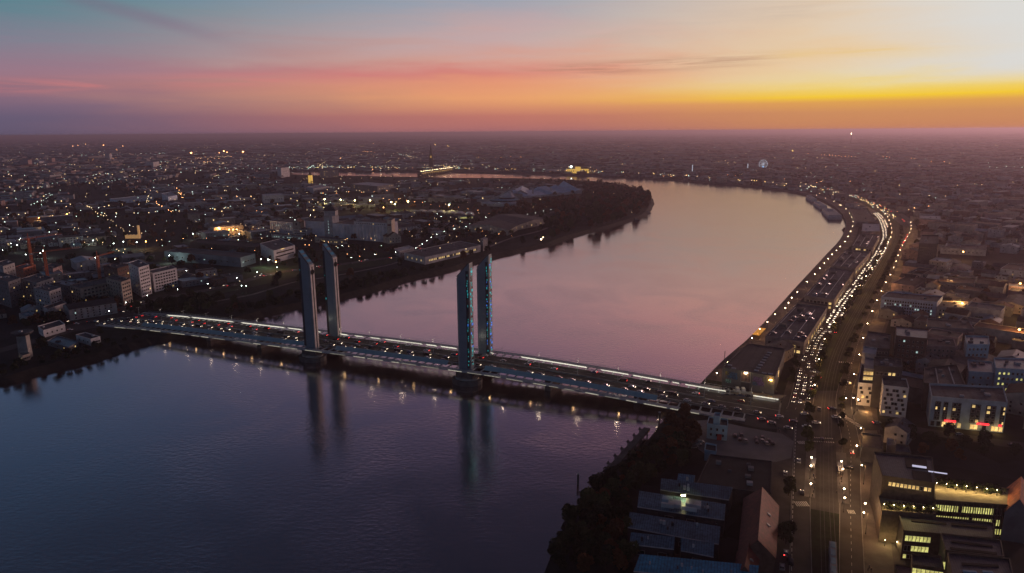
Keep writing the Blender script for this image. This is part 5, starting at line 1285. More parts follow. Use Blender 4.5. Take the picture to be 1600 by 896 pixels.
for lab, a, b, c, h, wl, rf, wn in (
    ('cream block with wide dark windows behind dark trees left of the tower block', (113, 474), (130, 480), (187, 466), 17, 'cream', 'roofdark', (9, 4, 5, 2.6, 1.8, .05, 'win_warm')),
    ('cream block with dark windows touching the left side of the tower block', (170, 470), (194, 478), (208, 472), 22, 'cream', 'roofdark', (4, 5, 6, 2.2, 1.8, .05, 'win_warm')),
    ('brown brick block with flat roof behind the cream blocks', (165, 445), (187, 450), (205, 444), 20, 'brown', 'roofgrey', (5, 4, 4, 1.6, 1.6, .05, 'win_warm')),
    ('grey white block end left of the tower block roof', (190, 438), (196, 441), (208, 438), 17, 'white_dirty', 'roofgrey', (3, 2, 3, 1.6, 1.6, 0, 'win_warm')),
    ('dark blue grey block at the left edge below the first crane', (-14, 470), (19, 482), (38, 474), 24, 'greywall', 'roofgrey', (4, 8, 6, 1.6, 1.4, .03, 'win_warm')),
    ('pale ended block right of the first crane foot', (38, 468), (62, 476), (88, 466), 20, 'white_dirty', 'roofgrey', (5, 5, 5, 1.6, 1.4, .03, 'win_warm')),
    ('pale ended block below the second crane', (58, 484), (82, 491), (100, 484), 20, 'white_dirty', 'roofgrey', (4, 5, 5, 1.6, 1.4, .03, 'win_warm')),
    ('grey walled block between the second crane and the cream block', (88, 468), (112, 474), (124, 468), 16, 'greywall', 'roofpale', (3, 5, 4, 1.6, 1.4, .03, 'win_warm')),
    ('low white block at the far left edge below the field of sheds', (-4, 432), (8, 438), (26, 432), 15, 'white_dirty', 'roofgrey', (4, 3, 3, 1.6, 1.4, .0, 'win_warm')),
    ('rose walled block behind the second crane', (70, 440), (86, 444), (100, 438), 16, 'pinkish', 'roofgrey', (4, 3, 3, 1.6, 1.4, .0, 'win_warm')),
    ('orange walled gable block behind the first crane', (28, 440), (40, 443), (59, 437), 16, 'orangewall', 'roofgrey', (4, 3, 3, 1.6, 1.4, .0, 'win_warm'))):
    cb('apartment_block', lab, 'apartment block', a, b, c, h, wl, rf, wn, roofbits=3)
cb('warehouse', 'huge low dark roofed warehouse with a rose lit end left of the towers', 'warehouse', (258, 407), (377, 418), (400, 411), 11, 'warehouse_wall', 'roofdark', (5, 12, 1, 3, 1.2, .25, 'win_cool'), roofbits=0)
cb('warehouse', 'dark upper shed standing behind the huge low warehouse', 'warehouse', (298, 392), (400, 400), (412, 394), 11, 'dark', 'black_roof', None, roofbits=0)
r, P = cb('modern_building', 'white modern building with long dark window slits behind the left towers', 'building', (408, 399), (429, 411.5), (462, 402), 15, 'white', 'roofgrey', None)
d = P[1] - P[0] if abs((P[1] - P[0]).x) > 5 else P[3] - P[0]; an = math.atan2((P[1] - P[0]).y, (P[1] - P[0]).x); n = Vector((math.sin(an), -math.cos(an)))
for z, u, w_ in ((15.5, .52, .8), (11, .5, .85)):
    q = P[0].lerp(P[1], u) + n * .05; MB().box((q.x, q.y, z), ((P[1] - P[0]).length * w_, .3, 1.5), 'glass', an).build('window_band', r)
q = P[0].lerp(P[1], .4) + n * .3; MB().box((q.x, q.y, 19.2), (7, .4, .7), 'win_warm', an).build('roof_light', r)
cb('river_warehouse', 'long low pale river warehouse with a row of lit openings on the left bank', 'warehouse', (632, 406), (664, 414), (751, 393.5), 8.5, 'white_dirty', 'roofgrey', (32, 4, 1, 1.8, 2.6, .65, 'win_warm'), roofbits=4)
cb('water_tower', 'small square tower at the right end of the long pale river warehouse', 'tower', (751, 391), (755, 393), (762, 390), 15, 'greywall', 'roofpale', (2, 2, 3, 1.4, 1.6, .1, 'win_warm'))
cb('warehouse', 'small blue white shed behind the long pale river warehouse', 'warehouse', (616, 398), (624, 402), (647, 396), 7, 'white_dirty', 'blueroof', (6, 2, 1, 1.6, 1.4, .1, 'win_warm'))
for lab, a, b, c, h, g in (('dark roofed gabled boathouse hall on the left bank, front of a pair', (733, 362), (793, 368.5), (809, 360), 9, (0, 5)), ('dark roofed hall with open bays behind the gabled boathouse hall', (757, 350), (809, 360), (858, 350), 8, (1, 4))):
    cb('boathouse', lab, 'hall', a, b, c, h, 'cream', 'roofdark', (6, 4, 1, 2.4, 2.6, .4, 'win_warm'), gable=g)
# silo mill: one thing with several wings
root = empty('grain_mill', (0, 0, 0), 0, 'long grey white grain mill with ribbed silos, a roofed tower and rose lit end', 'mill')
def wing(nm, a, b, dep, z0, z1, wl='mill_wall', rf='roofdark', gable=None):
    A_, B_ = at(*a), at(*b); d = B_ - A_; n = Vector((-d.y, d.x, 0)).normalized(); P = [Vector((p.x, p.y)) for p in (A_, B_, B_ + n * dep, A_ + n * dep)]
    block('', '', '', None, z1, wl, rf, world=P, parent=root, wname=nm + '_wall', rname=nm + '_roof', gable=gable, zb=z0, parapet=0); return P
P = wing('west_wing', (423, 366), (459, 369), 26, 4, 25); 
for i in range(10):
    q = P[0].lerp(P[1], (i + .5) / 10); MB().box((q.x, q.y - .4, 14), (1.1, .9, 19), 'white', an * 0).build('pilaster', root)
windows(root, P[0], P[1], 6, 23, 10, 2, 1.4, 2.2, .4, 'win_cool')
P = wing('gable_house', (459, 372), (470, 372), 20, 4, 27, 'cream', 'tile', (1, 5)); windows(root, P[0], P[1], 20, 30, 1, 1, 3, 4, 0)
P = wing('low_wing', (459, 372.5), (480, 373.5), 24, 4, 18, 'white_dirty'); windows(root, P[0], P[1], 6, 17, 6, 3, 2, 2, .2, 'win_warm')
P = wing('plain_wing', (479, 371), (508, 372), 28, 4, 29)
P = wing('tower', (508, 372), (521, 373), 15, 4, 38, 'white_dirty'); windows(root, P[0], P[1], 10, 32, 1, 5, 1.6, 1.8, 1, 'win_cool')
c = sum(P, Vector((0, 0))) / 4; mb = MB(); mb.box((c.x, c.y, 42), (17, 18, 8), 'white_dirty'); mb.build('tower_head', root)
mb = MB(); s_ = 10.5
for i in range(4):
    q = [(c.x + x * s_, c.y + y * s_) for x, y in ((-1, -1), (1, -1), (1, 1), (-1, 1))]; a_, b_ = q[i], q[(i + 1) % 4]; mb.poly([(a_[0], a_[1], 46), (b_[0], b_[1], 46), (c.x, c.y, 56)], 'roofdark')
mb.build('tower_roof', root)
P = wing('silo_block', (521, 373), (607, 379), 26, 4, 27); d = P[1] - P[0]
mb = MB()
for i in range(15): q = P[0].lerp(P[1], .1 + i * .06); mb.tube((q.x, q.y + 1, 6), (q.x, q.y + 1, 27), 2.5, 'mill_wall', 10)
o = mb.build('silo_ribs', root)
Q = [P[0].lerp(P[1], .4), P[1].lerp(P[0], .005), P[2].lerp(P[3], .005), P[3].lerp(P[2], .4)]
block('', '', '', None, 32, 'mill_wall', 'roofdark', world=Q, parent=root, wname='silo_gallery_wall', rname='silo_gallery_roof', zb=27, parapet=0, occ=False); windows(root, Q[0], Q[1], 27.5, 31.5, 16, 1, 1.6, 1.6, .05)
P = wing('end_house', (606, 380), (613, 380), 24, 4, 37, 'cream'); 
q = P[0].lerp(P[1], .5); MB().box((q.x, q.y - .15, 30), (4.4, .2, 2), 'redroof').build('end_sign', root)
P = wing('gatehouse', (607, 381.5), (627, 379.5), 18, 4, 14, 'cream', 'tile', (1, 6)); windows(root, P[0], P[1], 5, 13, 4, 2, 1.4, 1.6, .1)
cb('annex_building', 'low flat annex with small windows in front of the silo mill', 'building', (492, 379), (530, 383), (543, 381), 7, 'cream', 'roofgrey', (5, 12, 1, 1.6, 1.6, .2, 'win_warm'))
cb('annex_building', 'low shed with green lit windows in front of the mill wing at left', 'shed', (424, 372), (480, 376), (484, 373), 5, 'white_dirty', 'roofgrey', (2, 14, 1, 1.8, 1.6, .7, 'win_cool'))
# round headed concrete tower on the left shore
q = at(41, 559); r = empty('observation_tower', q, 0, 'square pale concrete tower with a wide dark head on the left shore', 'tower')
MB().box((0, 0, 8.5), (6.6, 5.6, 17), 'concrete', .15, top=.93).build('shaft', r)
mb = MB(); mb.tube((0, 0, 17), (0, 0, 18.4), 4.5, 'dark', 12, 6.8); mb.tube((0, 0, 18.4), (0, 0, 19.6), 6.8, 'roofdark', 12); mb.build('head', r); MB().box((0, -1.5, 20), (2.2, 1.4, .9), 'steel').build('roof_unit', r)
for lab, a, b, c, h, wl, rf in (('long white shed with rose lit side by the left bridge end', (61, 521), (69, 528), (103, 518), 5.5, 'white', 'roofgrey'), ('tall sided white shed behind dark trees on the left shore', (70, 496), (77, 500), (106, 489), 9, 'white_dirty', 'roofgrey'), ('small pale shed cluster in the yard on the left shore', (31, 500), (42, 505), (57, 500), 5, 'white_dirty', 'blueroof'), ('small lit shed on the bank below the left bridge end', (120, 534), (143, 541), (158, 537), 5, 'white', 'roofgrey'), ('low flat jetty shed on the bank beside the small lit shed', (74, 540), (108, 550), (124, 541), 3, 'greywall', 'blueroof'), ('green tinted small hut on the shore below the concrete tower', (30, 560), (36, 566), (48, 562), 4, 'cream', 'blueroof')):
    cb('shed', lab, 'shed', a, b, c, h, wl, rf, (4, 3, 1, 1.3, 1.3, .15, 'win_warm'))
# saw tooth works with chimney, yellow floodlight put in as glow of the walls
q = at(208, 373); r = empty('sawtooth_works', q, 0, 'glowing yellow saw toothed works wall with a tall square chimney', 'factory'); M['yellow_wall'] = emi('floodlit_wall_glow', (1, .55, .22), .35, var=.2)
mb = MB()
for i in range(4): mb.poly([(-12 + i * 5, 0, 0), (-7 + i * 5, 0, 0), (-7 + i * 5, 0, 6.5), (-12 + i * 5, 0, 5.0)], 'yellow_wall')
mb.box((-2, 6, 2.4), (20, 11, 4.8), 'greywall'); mb.build('wall', r); MB().box((9.4, 1, 10), (2.6, 2.6, 20), 'yellow_wall').build('chimney', r)
# cranes
def crane(label, px, h, ang, jib):
    q = at(*px); r = empty('tower_crane', q, ang, label, 'crane', 'orange tower cranes over the left quarter')
    mb = MB()
    for x, y in ((-.9, -.9), (.9, -.9), (.9, .9), (-.9, .9)): mb.box((x, y, h / 2), (.42, .42, h), 'crane')
    z = 1
    while z < h - 2: mb.tube((-.9, -.9, z), (.9, -.9, z + 1.8), .18, 'crane', 4); mb.tube((.9, -.9, z), (.9, .9, z + 1.8), .18, 'crane', 4); mb.tube((-.9, .9, z), (-.9, -.9, z + 1.8), .18, 'crane', 4); mb.tube((.9, .9, z + 1.8), (-.9, .9, z), .18, 'crane', 4); z += 1.8
    mb.build('mast', r)
    mb = MB(); mb.box((jib / 2 - 2, -.5, h), (jib, .15, .15), 'crane'); mb.box((jib / 2 - 2, .5, h), (jib, .15, .15), 'crane'); mb.box((jib / 2 - 2, 0, h + 1), (jib, .15, .15), 'crane')
    for k in range(int(jib / 2)): mb.tube((k * 2, -.5, h), (k * 2 + 1, 0, h + 1), .06, 'crane', 4).tube((k * 2 + 1, 0, h + 1), (k * 2 + 2, .5, h), .06, 'crane', 4)
    mb.build('jib', r)
    MB().box((-7, 0, h + .3), (12, 1, .3), 'crane').box((-11, 0, h - .6), (3, 1.6, 1.6), 'concrete').build('counter_jib', r); MB().box((1, 1.4, h - .8), (1.4, 1.4, 1.8), 'crane').build('cab', r); MB().tube((0, 0, h), (0, 0, h + 6), .3, 'crane', 4).build('apex', r)
crane('tallest orange tower crane at the far left, jib pointing away', (54, 438), 46, 1.2, 40)
crane('middle orange tower crane beside the pale ended blocks', (79, 462), 44, .9, 34)
crane('right hand orange tower crane above the brown brick block', (158, 448), 32, 1.5, 30)
# white peaked exhibition building on the point
root = empty('peaked_hall', (0, 0, 0), 0, 'white fan shaped peaked hall with glazed terraces among the trees', 'hall')
a, b, c = at(760, 322), at(808, 324), at(800, 310)
mb = MB()
cn = (a + b) / 2 + Vector((0, 40, 0)); pk = Vector((cn.x + 18, cn.y + 10, 34)); rim = []
for i in range(13):
    t = math.pi + i * math.pi / 12; rim.append(Vector((cn.x + 46 * math.cos(t), cn.y + 42 * math.sin(t), 9)))
for p, q in zip(rim, rim[1:]):
    mb.poly([(p.x, p.y, 4), (q.x, q.y, 4), q, p], 'white_dirty')
    for s0_, s1_, z0_, z1_ in ((0, .3, 9, 12), (.3, .6, 14, 17), (.6, .98, 20, 33)):
        A1_, B1_ = p.lerp(pk, s0_), q.lerp(pk, s0_); A2_, B2_ = p.lerp(pk, s1_), q.lerp(pk, s1_)
        mb.poly([(A1_.x, A1_.y, z0_), (B1_.x, B1_.y, z0_), (B2_.x, B2_.y, z1_), (A2_.x, A2_.y, z1_)], 'roofwhite' if s0_ != .3 else 'bluewall')
        if s1_ < .9: mb.poly([(A2_.x, A2_.y, z1_), (B2_.x, B2_.y, z1_), (B2_.x, B2_.y, z1_ + 2.5), (A2_.x, A2_.y, z1_ + 2.5)], 'glass')
mb.poly([rim[0], (rim[0].x, rim[0].y, 4), (rim[-1].x, rim[-1].y, 4), rim[-1], pk], 'white_dirty'); mb.build('roof', root); MB().box((cn.x - 18, cn.y, 16), (6, 6, 16), 'white_dirty', top=.5).build('vent_tower', root)
occupy(P2([Vector((cn.x - 50, cn.y - 45)), Vector((cn.x + 50, cn.y - 45)), Vector((cn.x + 50, cn.y + 20)), Vector((cn.x - 50, cn.y + 20))]))
root = empty('long_peaked_hall', (0, 0, 0), 0, 'long pale blue roofed hall rising to a white triangular peak among trees', 'hall')
A_, B_ = at(818, 310), at(905, 303); d = B_ - A_; n = Vector((-d.y, d.x, 0)).normalized()
mb = MB(); hs = [(0, 10), (.1, 16), (.14, 11), (.45, 13), (.52, 19), (.66, 20), (.7, 14), (.84, 21), (.88, 15), (1.0, 30), (1.06, 22), (1.14, 8)]
for (u0, h0), (u1, h1) in zip(hs, hs[1:]):
    p, q = A_ + d * u0, A_ + d * u1; pf, qf = p, q; pb_, qb_ = p + n * 60, q + n * 60
    mb.poly([(pf.x, pf.y, 4), (qf.x, qf.y, 4), (qf.x, qf.y, 4 + h1 * .35), (pf.x, pf.y, 4 + h0 * .35)], 'white_dirty')
    mb.poly([(pf.x, pf.y, 4 + h0 * .35), (qf.x, qf.y, 4 + h1 * .35), (qb_.x, qb_.y, 4 + h1), (pb_.x, pb_.y, 4 + h0)], 'roof_icy')
    mb.poly([(qb_.x, qb_.y, 4), (pb_.x, pb_.y, 4), (pb_.x, pb_.y, 4 + h0), (qb_.x, qb_.y, 4 + h1)], 'white_dirty')
mb.build('roof', root); 
for u in (.25, .57): q = A_ + d * u + n * 20; MB().box((q.x, q.y, 15), (4, 4, 14), 'white_dirty').build('vent_tower', root)
root_, P_ = block('pavilion', 'small pale domed pavilion left of the long peaked hall', 'hall', None, 13, 'white_dirty', 'roof_icy', world=[Vector((p.x, p.y)) for p in (at(804, 308), at(824, 308), at(826, 301), at(806, 301))], gable=(1, 8))
occupy(P2([A_, B_ + d * .15, B_ + d * .15 + n * 62, A_ + n * 62]))
# low domed market tents
for i in range(6):
    q = at(657 + i * 15, 337 + i * .8); r = empty('market_hall', q, 0, 'pale domed roof in the row of six before the lit canopy', 'hall', 'pale domed roofs in a row')
    mb = MB()
    for k in range(6):
        t0, t1 = math.pi * k / 6, math.pi * (k + 1) / 6; mb.poly([(-9 * math.cos(t0), 0, 4 + 4.5 * math.sin(t0)), (-9 * math.cos(t1), 0, 4 + 4.5 * math.sin(t1)), (-9 * math.cos(t1), 34, 4 + 4.5 * math.sin(t1)), (-9 * math.cos(t0), 34, 4 + 4.5 * math.sin(t0))][::-1], 'roofpale')
    mb.build('roof', r); MB().box((0, 17, 2), (17.6, 33, 4), 'greywall').build('wall', r); occupy([(q.x - 10, q.y), (q.x + 10, q.y), (q.x + 10, q.y + 35), (q.x - 10, q.y + 35)])
r, P = cb('market_hall', 'low hall with a yellow lit front right of the pale domed roofs', 'hall', (716, 341), (718, 343), (740, 342), 5, 'white_dirty', 'roofgrey', (9, 1, 1, 2.5, 2.4, 1, 'win_yellow'))
# far landmarks ------------------------------------------------------
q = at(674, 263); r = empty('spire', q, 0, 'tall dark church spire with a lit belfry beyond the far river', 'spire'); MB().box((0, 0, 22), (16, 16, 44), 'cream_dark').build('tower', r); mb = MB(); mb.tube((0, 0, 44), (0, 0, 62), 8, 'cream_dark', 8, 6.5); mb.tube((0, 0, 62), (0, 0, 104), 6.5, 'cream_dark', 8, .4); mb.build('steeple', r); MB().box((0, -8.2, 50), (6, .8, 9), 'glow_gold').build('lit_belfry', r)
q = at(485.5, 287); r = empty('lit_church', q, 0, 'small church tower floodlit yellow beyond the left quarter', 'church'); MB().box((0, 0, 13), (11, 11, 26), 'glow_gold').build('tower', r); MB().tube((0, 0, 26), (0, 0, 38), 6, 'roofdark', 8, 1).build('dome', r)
A_, B_ = at(656, 275.5, 0), at(704, 268.5, 0); d = B_ - A_; an = math.atan2(d.y, d.x); Lb = d.length
r = empty('stone_bridge', (A_ + B_) / 2, an, 'far stone bridge of many arches lit gold from below', 'bridge'); MB().box((0, 0, 11), (Lb, 15, 2), 'cream_dark').build('deck', r)
nA = 15
for i in range(nA + 1): MB().box((Lb * (i / nA - .5), 0, 4), (7, 17, 12), 'cream_dark').build('pier', r)
for i in range(nA):
    mb = MB(); w_ = Lb / nA / 2 - 3.5; cx_ = Lb * ((i + .5) / nA - .5)
    for k in range(8):
        t0, t1 = math.pi * k / 8, math.pi * (k + 1) / 8
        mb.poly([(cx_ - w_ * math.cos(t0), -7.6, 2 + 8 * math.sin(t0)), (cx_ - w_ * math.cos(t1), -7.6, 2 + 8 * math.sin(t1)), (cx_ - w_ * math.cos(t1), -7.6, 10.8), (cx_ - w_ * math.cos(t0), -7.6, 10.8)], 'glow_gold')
    mb.box((cx_, 0, 9.8), (w_ * 2, 15, .4), 'cream_dark'); mb.build('arch', r)
for i in range(18): MB().tube((Lb * (i / 17 - .5), -6, 12), (Lb * (i / 17 - .5), -6, 17), .3, 'steel_dark', 5).ball((Lb * (i / 17 - .5), -6, 17.5), .6, 'lamp_warm').build('bridge_lamp', r)
q = at(1192, 264.5); r = empty('ferris_wheel', q, 0, 'glowing white ferris wheel in the dark trees beyond the river', 'ferris wheel')
M['wheel_column_glow'] = emi('wheel_and_column_glow', (.75, .85, 1), .6); M['wheel_blue'] = emi('wheel_hub_lights', (.3, .6, 1), 1.5)
mb = MB(); n_ = 24; R_ = 17
for i in range(n_):
    t0, t1 = 6.2832 * i / n_, 6.2832 * (i + 1) / n_
    for y in (-1.5, 1.5): mb.tube((R_ * math.cos(t0), y, 20 + R_ * math.sin(t0)), (R_ * math.cos(t1), y, 20 + R_ * math.sin(t1)), .35, 'wheel_column_glow', 4); mb.tube((0, y, 20), (R_ * math.cos(t0), y, 20 + R_ * math.sin(t0)), .16, 'wheel_column_glow', 4)
mb.build('wheel', r); MB().ball((0, -1, 8), 3.2, 'wheel_blue').build('base_light', r)
for sg in (-1, 1): MB().tube((sg * 10, 0, 0), (0, 0, 20), .6, 'steel', 5).build('leg', r)
for i in range(0, n_, 2): t = 6.2832 * i / n_; MB().box((R_ * math.cos(t), 0, 20 + R_ * math.sin(t) - 1.5), (1.8, 1.8, 2), 'white').build('gondola', r)
for i, (x, y, z) in enumerate(((1081.5, 272.5, 34), (1168, 266.5, 26))):
    q = at(x, y); r = empty('lit_column', q, 0, ('taller' if i == 0 else 'shorter') + ' white lit column standing by the far right bank', 'column'); MB().tube((0, 0, 4), (0, 0, z), 1.3, 'wheel_column_glow', 8).build('shaft', r); MB().box((0, 0, 2), (7, 7, 4), 'cream').build('plinth', r); MB().ball((0, 0, z + 1.5), 2, 'cream').build('statue', r)  # shaft glows by itself in place of floodlighting
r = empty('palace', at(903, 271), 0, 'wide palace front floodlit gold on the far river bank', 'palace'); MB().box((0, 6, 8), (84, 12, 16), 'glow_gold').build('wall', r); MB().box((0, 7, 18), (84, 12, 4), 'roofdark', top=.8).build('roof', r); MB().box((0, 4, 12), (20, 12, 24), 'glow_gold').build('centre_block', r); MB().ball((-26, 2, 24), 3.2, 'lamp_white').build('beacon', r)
for k in range(12): MB().box((-38 + k * 7, -.3, 8), (2.4, .5, 6), 'dark').build('window', r)
for lab, a, b, c, h, wl in (('pale tower block with windows standing in the far left haze', (165, 250), (172, 251.5), (176, 250.5), 40, 'white_dirty'), ('bright rose lit block beside the far river strip', (434, 275), (440, 278), (453, 276), 34, 'white'), ('row of tall grey silos before the far river strip', (500, 277), (504, 278.5), (529, 277), 26, 'greywall'), ('broad white lit hall in the far left distance', (228, 261), (240, 263), (249, 261), 26, 'white'), ('pinkish tower pair block at the far left, left member', (32, 260), (45, 261.5), (51, 260), 34, 'pinkish'), ('pinkish tower pair block at the far left, right member', (77, 256), (82, 257), (87, 256), 32, 'pinkish'), ('white commercial block at the far left between the pinkish towers', (57, 257), (62, 258), (73, 257), 18, 'white'), ('long pale flat topped hall above the silo mill', (410, 315), (412, 318), (444, 316), 16, 'white'), ('pale round roofed hall above the silo mill tower', (480, 300), (490, 303), (515, 299), 13, 'roofpale'), ('lit office block with glass corner before the far river', (548, 299), (590, 303), (616, 299), 19, 'greywall'), ('pale peaked blue white hall in the left quarter', (254, 314), (264, 320), (278, 317), 17, 'roof_icy'), ('long pale blue roofed hall at the left', (172, 316), (184, 319), (240, 313), 7, 'roof_icy')):
    cb('distant_building', lab, 'building', a, b, c, h, wl, 'roofpale' if h < 20 else 'roofgrey', (6, 5, 4, 2.2, 1.8, .2, 'win_warm') if h > 17 else (8, 3, 1, 2, 2, .1, 'win_warm'), roofbits=1)
q = at(1329, 226); r = empty('radio_mast', q, 0, 'thin dark mast on the horizon right of centre', 'mast'); MB().tube((0, 0, 0), (0, 0, 110), 5, 'cream_dark', 8, 2).build('shaft', r); MB().ball((0, 0, 111), 4, 'lamp_warm').build('beacon', r)
# jetties and moored craft of the left bank
for i, (x, y, w_) in enumerate(((836, 380, 30), (990, 346, 26), (1010, 335, 22), (845, 377, 14))):
    q = at(x, y - 1, 0); r = empty('landing_stage', q, .3 + .2 * i, ['dark floating landing stage with a lit hut on the left bank', 'small dark boat stage left of the wooded point', 'small dark boat stage farther out by the wooded point', 'second floating stage beside the lit hut'][i], 'landing stage')
    MB().box((0, 0, .5), (w_, 6, 1), 'dark').build('float', r); MB().box((w_ * .2, 0, 2.6), (w_ * .3, 4, 3.2), 'greywall', top=.8).build('hut', r); MB().tube((-w_ * .45, 0, 0), (-w_ * .45, 0, 6), .4, 'steel_dark').build('pile', r)
    if i in (0, 3): MB().ball((w_ * .3, -2, 4.4), .8, 'lamp_warm').build('lamp', r)
# left roads and the levee
LB1 = smooth(pts([(150, 506), (178, 490), (208, 478), (250, 468), (300, 458), (360, 446), (430, 427), (520, 415), (600, 404), (640, 398), (680, 372), (740, 358), (800, 346), (880, 328)]), 4)
LB2 = smooth(pts([(215, 500), (165, 506), (120, 514), (70, 528), (0, 548), (-60, 560)]), 3)
road('road', LB1, -6, 6, 4.05, 'asphalt_worn'); road('road', LB2, -6, 6, 4.043, 'asphalt_worn')
LJ = pts([(215, 492), (240, 512), (150, 512), (108, 520), (100, 510), (140, 497), (170, 484), (200, 477)])
mb = MB(); mb.poly([(p.x, p.y, 4.06) for p in LJ], 'asphalt_worn'); mb.build('road_junction')['kind'] = 'structure'
road('footpath', smooth(pts([(300, 478), (360, 467), (400, 459), (460, 441), (520, 432), (600, 416), (625, 409)]), 3), -2, 2, 4.05, 'paving')
road('footpath', smooth(pts([(764, 386), (800, 372), (840, 362), (868, 352), (900, 345)]), 3), -2.5, 2.5, 4.05, 'paving')
LAWN = pts([(390, 420), (430, 405), (520, 388), (600, 396), (636, 402), (600, 414), (470, 432), (330, 462), (300, 470)])
mb = MB(); mb.poly([(p.x, p.y, 4.03) for p in LAWN], 'lawn'); mb.build('lawn')['kind'] = 'structure'
for lst, w_ in ((LB1, 14), (LB2, 14)):
    for i in range(len(lst) - 1):
        A_, B_ = ribbon(lst[i:i + 2], -w_, w_, 4); occupy([A_[0], B_[0], B_[1], A_[1]], 1)
for (p, a_) in walk(LB1[6:40], 8, 3):
    for off in (-3, 3):
        if rc.random() < .25 and p.length < 1000: n = Vector((math.sin(a_), -math.cos(a_), 0)); car(p + n * off + Vector((0, 0, .07)), a_ + (0 if off > 0 else math.pi), rc.choice(PAINTS), 'tail' if off > 0 else 'head', 'on the left bank road beyond the bridge end')
for (x, y) in ((120, 507), (150, 503), (160, 507), (140, 505), (172, 500), (180, 503), (190, 488), (186, 486), (110, 516), (103, 503)):
    car(at(x, y, 4.1), -.3, rc.choice(PAINTS), rc.choice(['head', 'tail']), 'at the junction of the left bridge end')
# lamps of the left bank
for i, (x, y, hh, pr_, lk, lb_) in enumerate(((557, 374, 0, L_sod, 'big', 'left of two bright orange lamps before the silo mill'), (568, 374.5, 0, L_sod, 'big', 'right of two bright orange lamps before the silo mill'), (599, 333, 0, L_sod, 'orange', 'orange lamp above the silo mill roof'), (343, 369, 0, L_sod, 'orange', 'single orange lamp left of the orange lamp row'), (358, 370, 0, L_sod, 'orange', 'left orange lamp of the close row of three behind the warehouse'), (364, 370, 0, L_sod, None, 'middle orange lamp of the close row of three behind the warehouse'), (370, 370, 0, L_sod, None, 'right orange lamp of the close row of three behind the warehouse'),
        (302, 376, 0, L_white, 'white', 'bright white lamp left of the orange lamp row'), (341, 376, 0, L_white, None, 'white lamp below the single orange lamp'), (374, 376, 0, L_white, None, 'white lamp right below the orange lamp row'), (265, 412, 0, L_white, 'white', 'white lamp before the left end of the huge warehouse'), (150, 416, 0, L_white, 'white', 'white lamp in the yard below the blue sheds'), (68, 404, 0, L_white, 'white', 'white lamp between the first two cranes'), (28, 395, 0, L_white, None, 'white lamp left of the first crane'), (146, 387, 0, L_white, None, 'white lamp in the yard of blue roofed sheds'), (178, 392, 0, L_white, 'white', 'left white lamp of the pair in the shed yard'), (193, 389, 0, L_white, None, 'right white lamp of the pair in the shed yard'), (214, 390, 0, L_white, None, 'white lamp beside the yellow lit gateway'), (228, 390, 0, L_sod, 'orange', 'orange lamp of the yellow lit gateway'), (61, 350, 0, L_sod, None, 'orange lamp left of the white terraces in the left quarter'), (79, 348, 0, L_sod, None, 'second orange lamp left of the white terraces'), (105, 344, 0, L_sod, None, 'orange lamp right beside the white terraces'), (408, 418, 0, L_white, None, 'white lamp under the white modern building, left'), (419, 419, 0, L_white, None, 'white lamp under the white modern building, right'), (431, 424, 0, L_sod, None, 'small orange lamp by the trees under the white modern building'))):
    o = put_lamp(pr_, at(x, y), 0, lb_, None, None, 10)
    if lk: slight(o, (0, -1.5, 9), {'big': 'orange', 'orange': 'orange', 'white': 'white'}[lk])
for i, (x, y) in enumerate(((508, 325), (533, 326), (555, 327), (579, 327), (612, 330), (618, 334), (638, 329), (702, 335))):
    o = put_lamp(L_flood, at(x, y), 0, 'yellow green floodlight mast in the line behind the silo mill', 'floodlight masts behind the silo mill', 'yellow' if i % 2 == 0 else None, 16)
lr = random.Random(9)
for i in range(40):
    x, y = lr.uniform(0, 760), lr.uniform(330, 470)
    if x > 420 and y > 400 - (x - 420) * .1 + 20: continue
    q = at(x, y)
    if inpoly(q.x, q.y, RIVER) or taken(q.x, q.y): continue
    put_lamp(L_bank, q, 0, 'small white street lamp scattered through the left bank quarter', 'small lamps scattered through the left bank quarter')
for (p, a_) in walk(LB1, 32, 10)[:30]:
    n = Vector((math.sin(a_), -math.cos(a_), 0)); put_lamp(L_bank, p + n * 7, 0, 'small white lamp along the left bank road', 'lamps along the left bank road')

# ------------------------------------------------------------------ trees of the left bank
scatter([(340, 500), (390, 490), (450, 475), (530, 459), (580, 448), (640, 431), (690, 420), (700, 416), (640, 424), (560, 440), (460, 462), (360, 485)], 70, ['dark', 'green', 'dark'], 'in the riverside thicket behind the bridge', .45, .8, sep=7)
scatter([(150, 502), (210, 486), (300, 470), (350, 468), (330, 486), (250, 496), (205, 502)], 40, ['dark', 'dark', 'green'], 'in the dark grove behind the left bridge end', .6, .95, sep=7)
scatter([(130, 492), (160, 484), (185, 482), (200, 470), (150, 476), (125, 486)], 14, ['rust', 'dark'], 'before the cream blocks left of the tower block', .7, 1.0, sep=6, chk=False)
scatter([(40, 512), (110, 500), (75, 500), (50, 505)], 8, ['rust', 'dark'], 'around the white sheds on the left shore', .7, 1.0, sep=6)
scatter([(0, 590), (60, 572), (120, 560), (200, 538), (230, 528), (160, 540), (60, 566), (0, 575)], 26, ['dark'], 'along the dark left shore below the bridge', .35, .6, sep=7)
scatter([(860, 376), (900, 364), (960, 348), (1000, 336), (1014, 328), (1016, 312), (1000, 300), (960, 290), (920, 288), (930, 305), (890, 322), (860, 345), (856, 362)], 240, ['dark', 'rust', 'green', 'dark'], 'in the dense wood of the river point', .8, 1.9, sep=10)
scatter([(820, 318), (900, 312), (880, 330), (800, 342), (770, 338)], 60, ['rust'], 'in the rust coloured wood beside the peaked halls', .9, 1.4, sep=9)
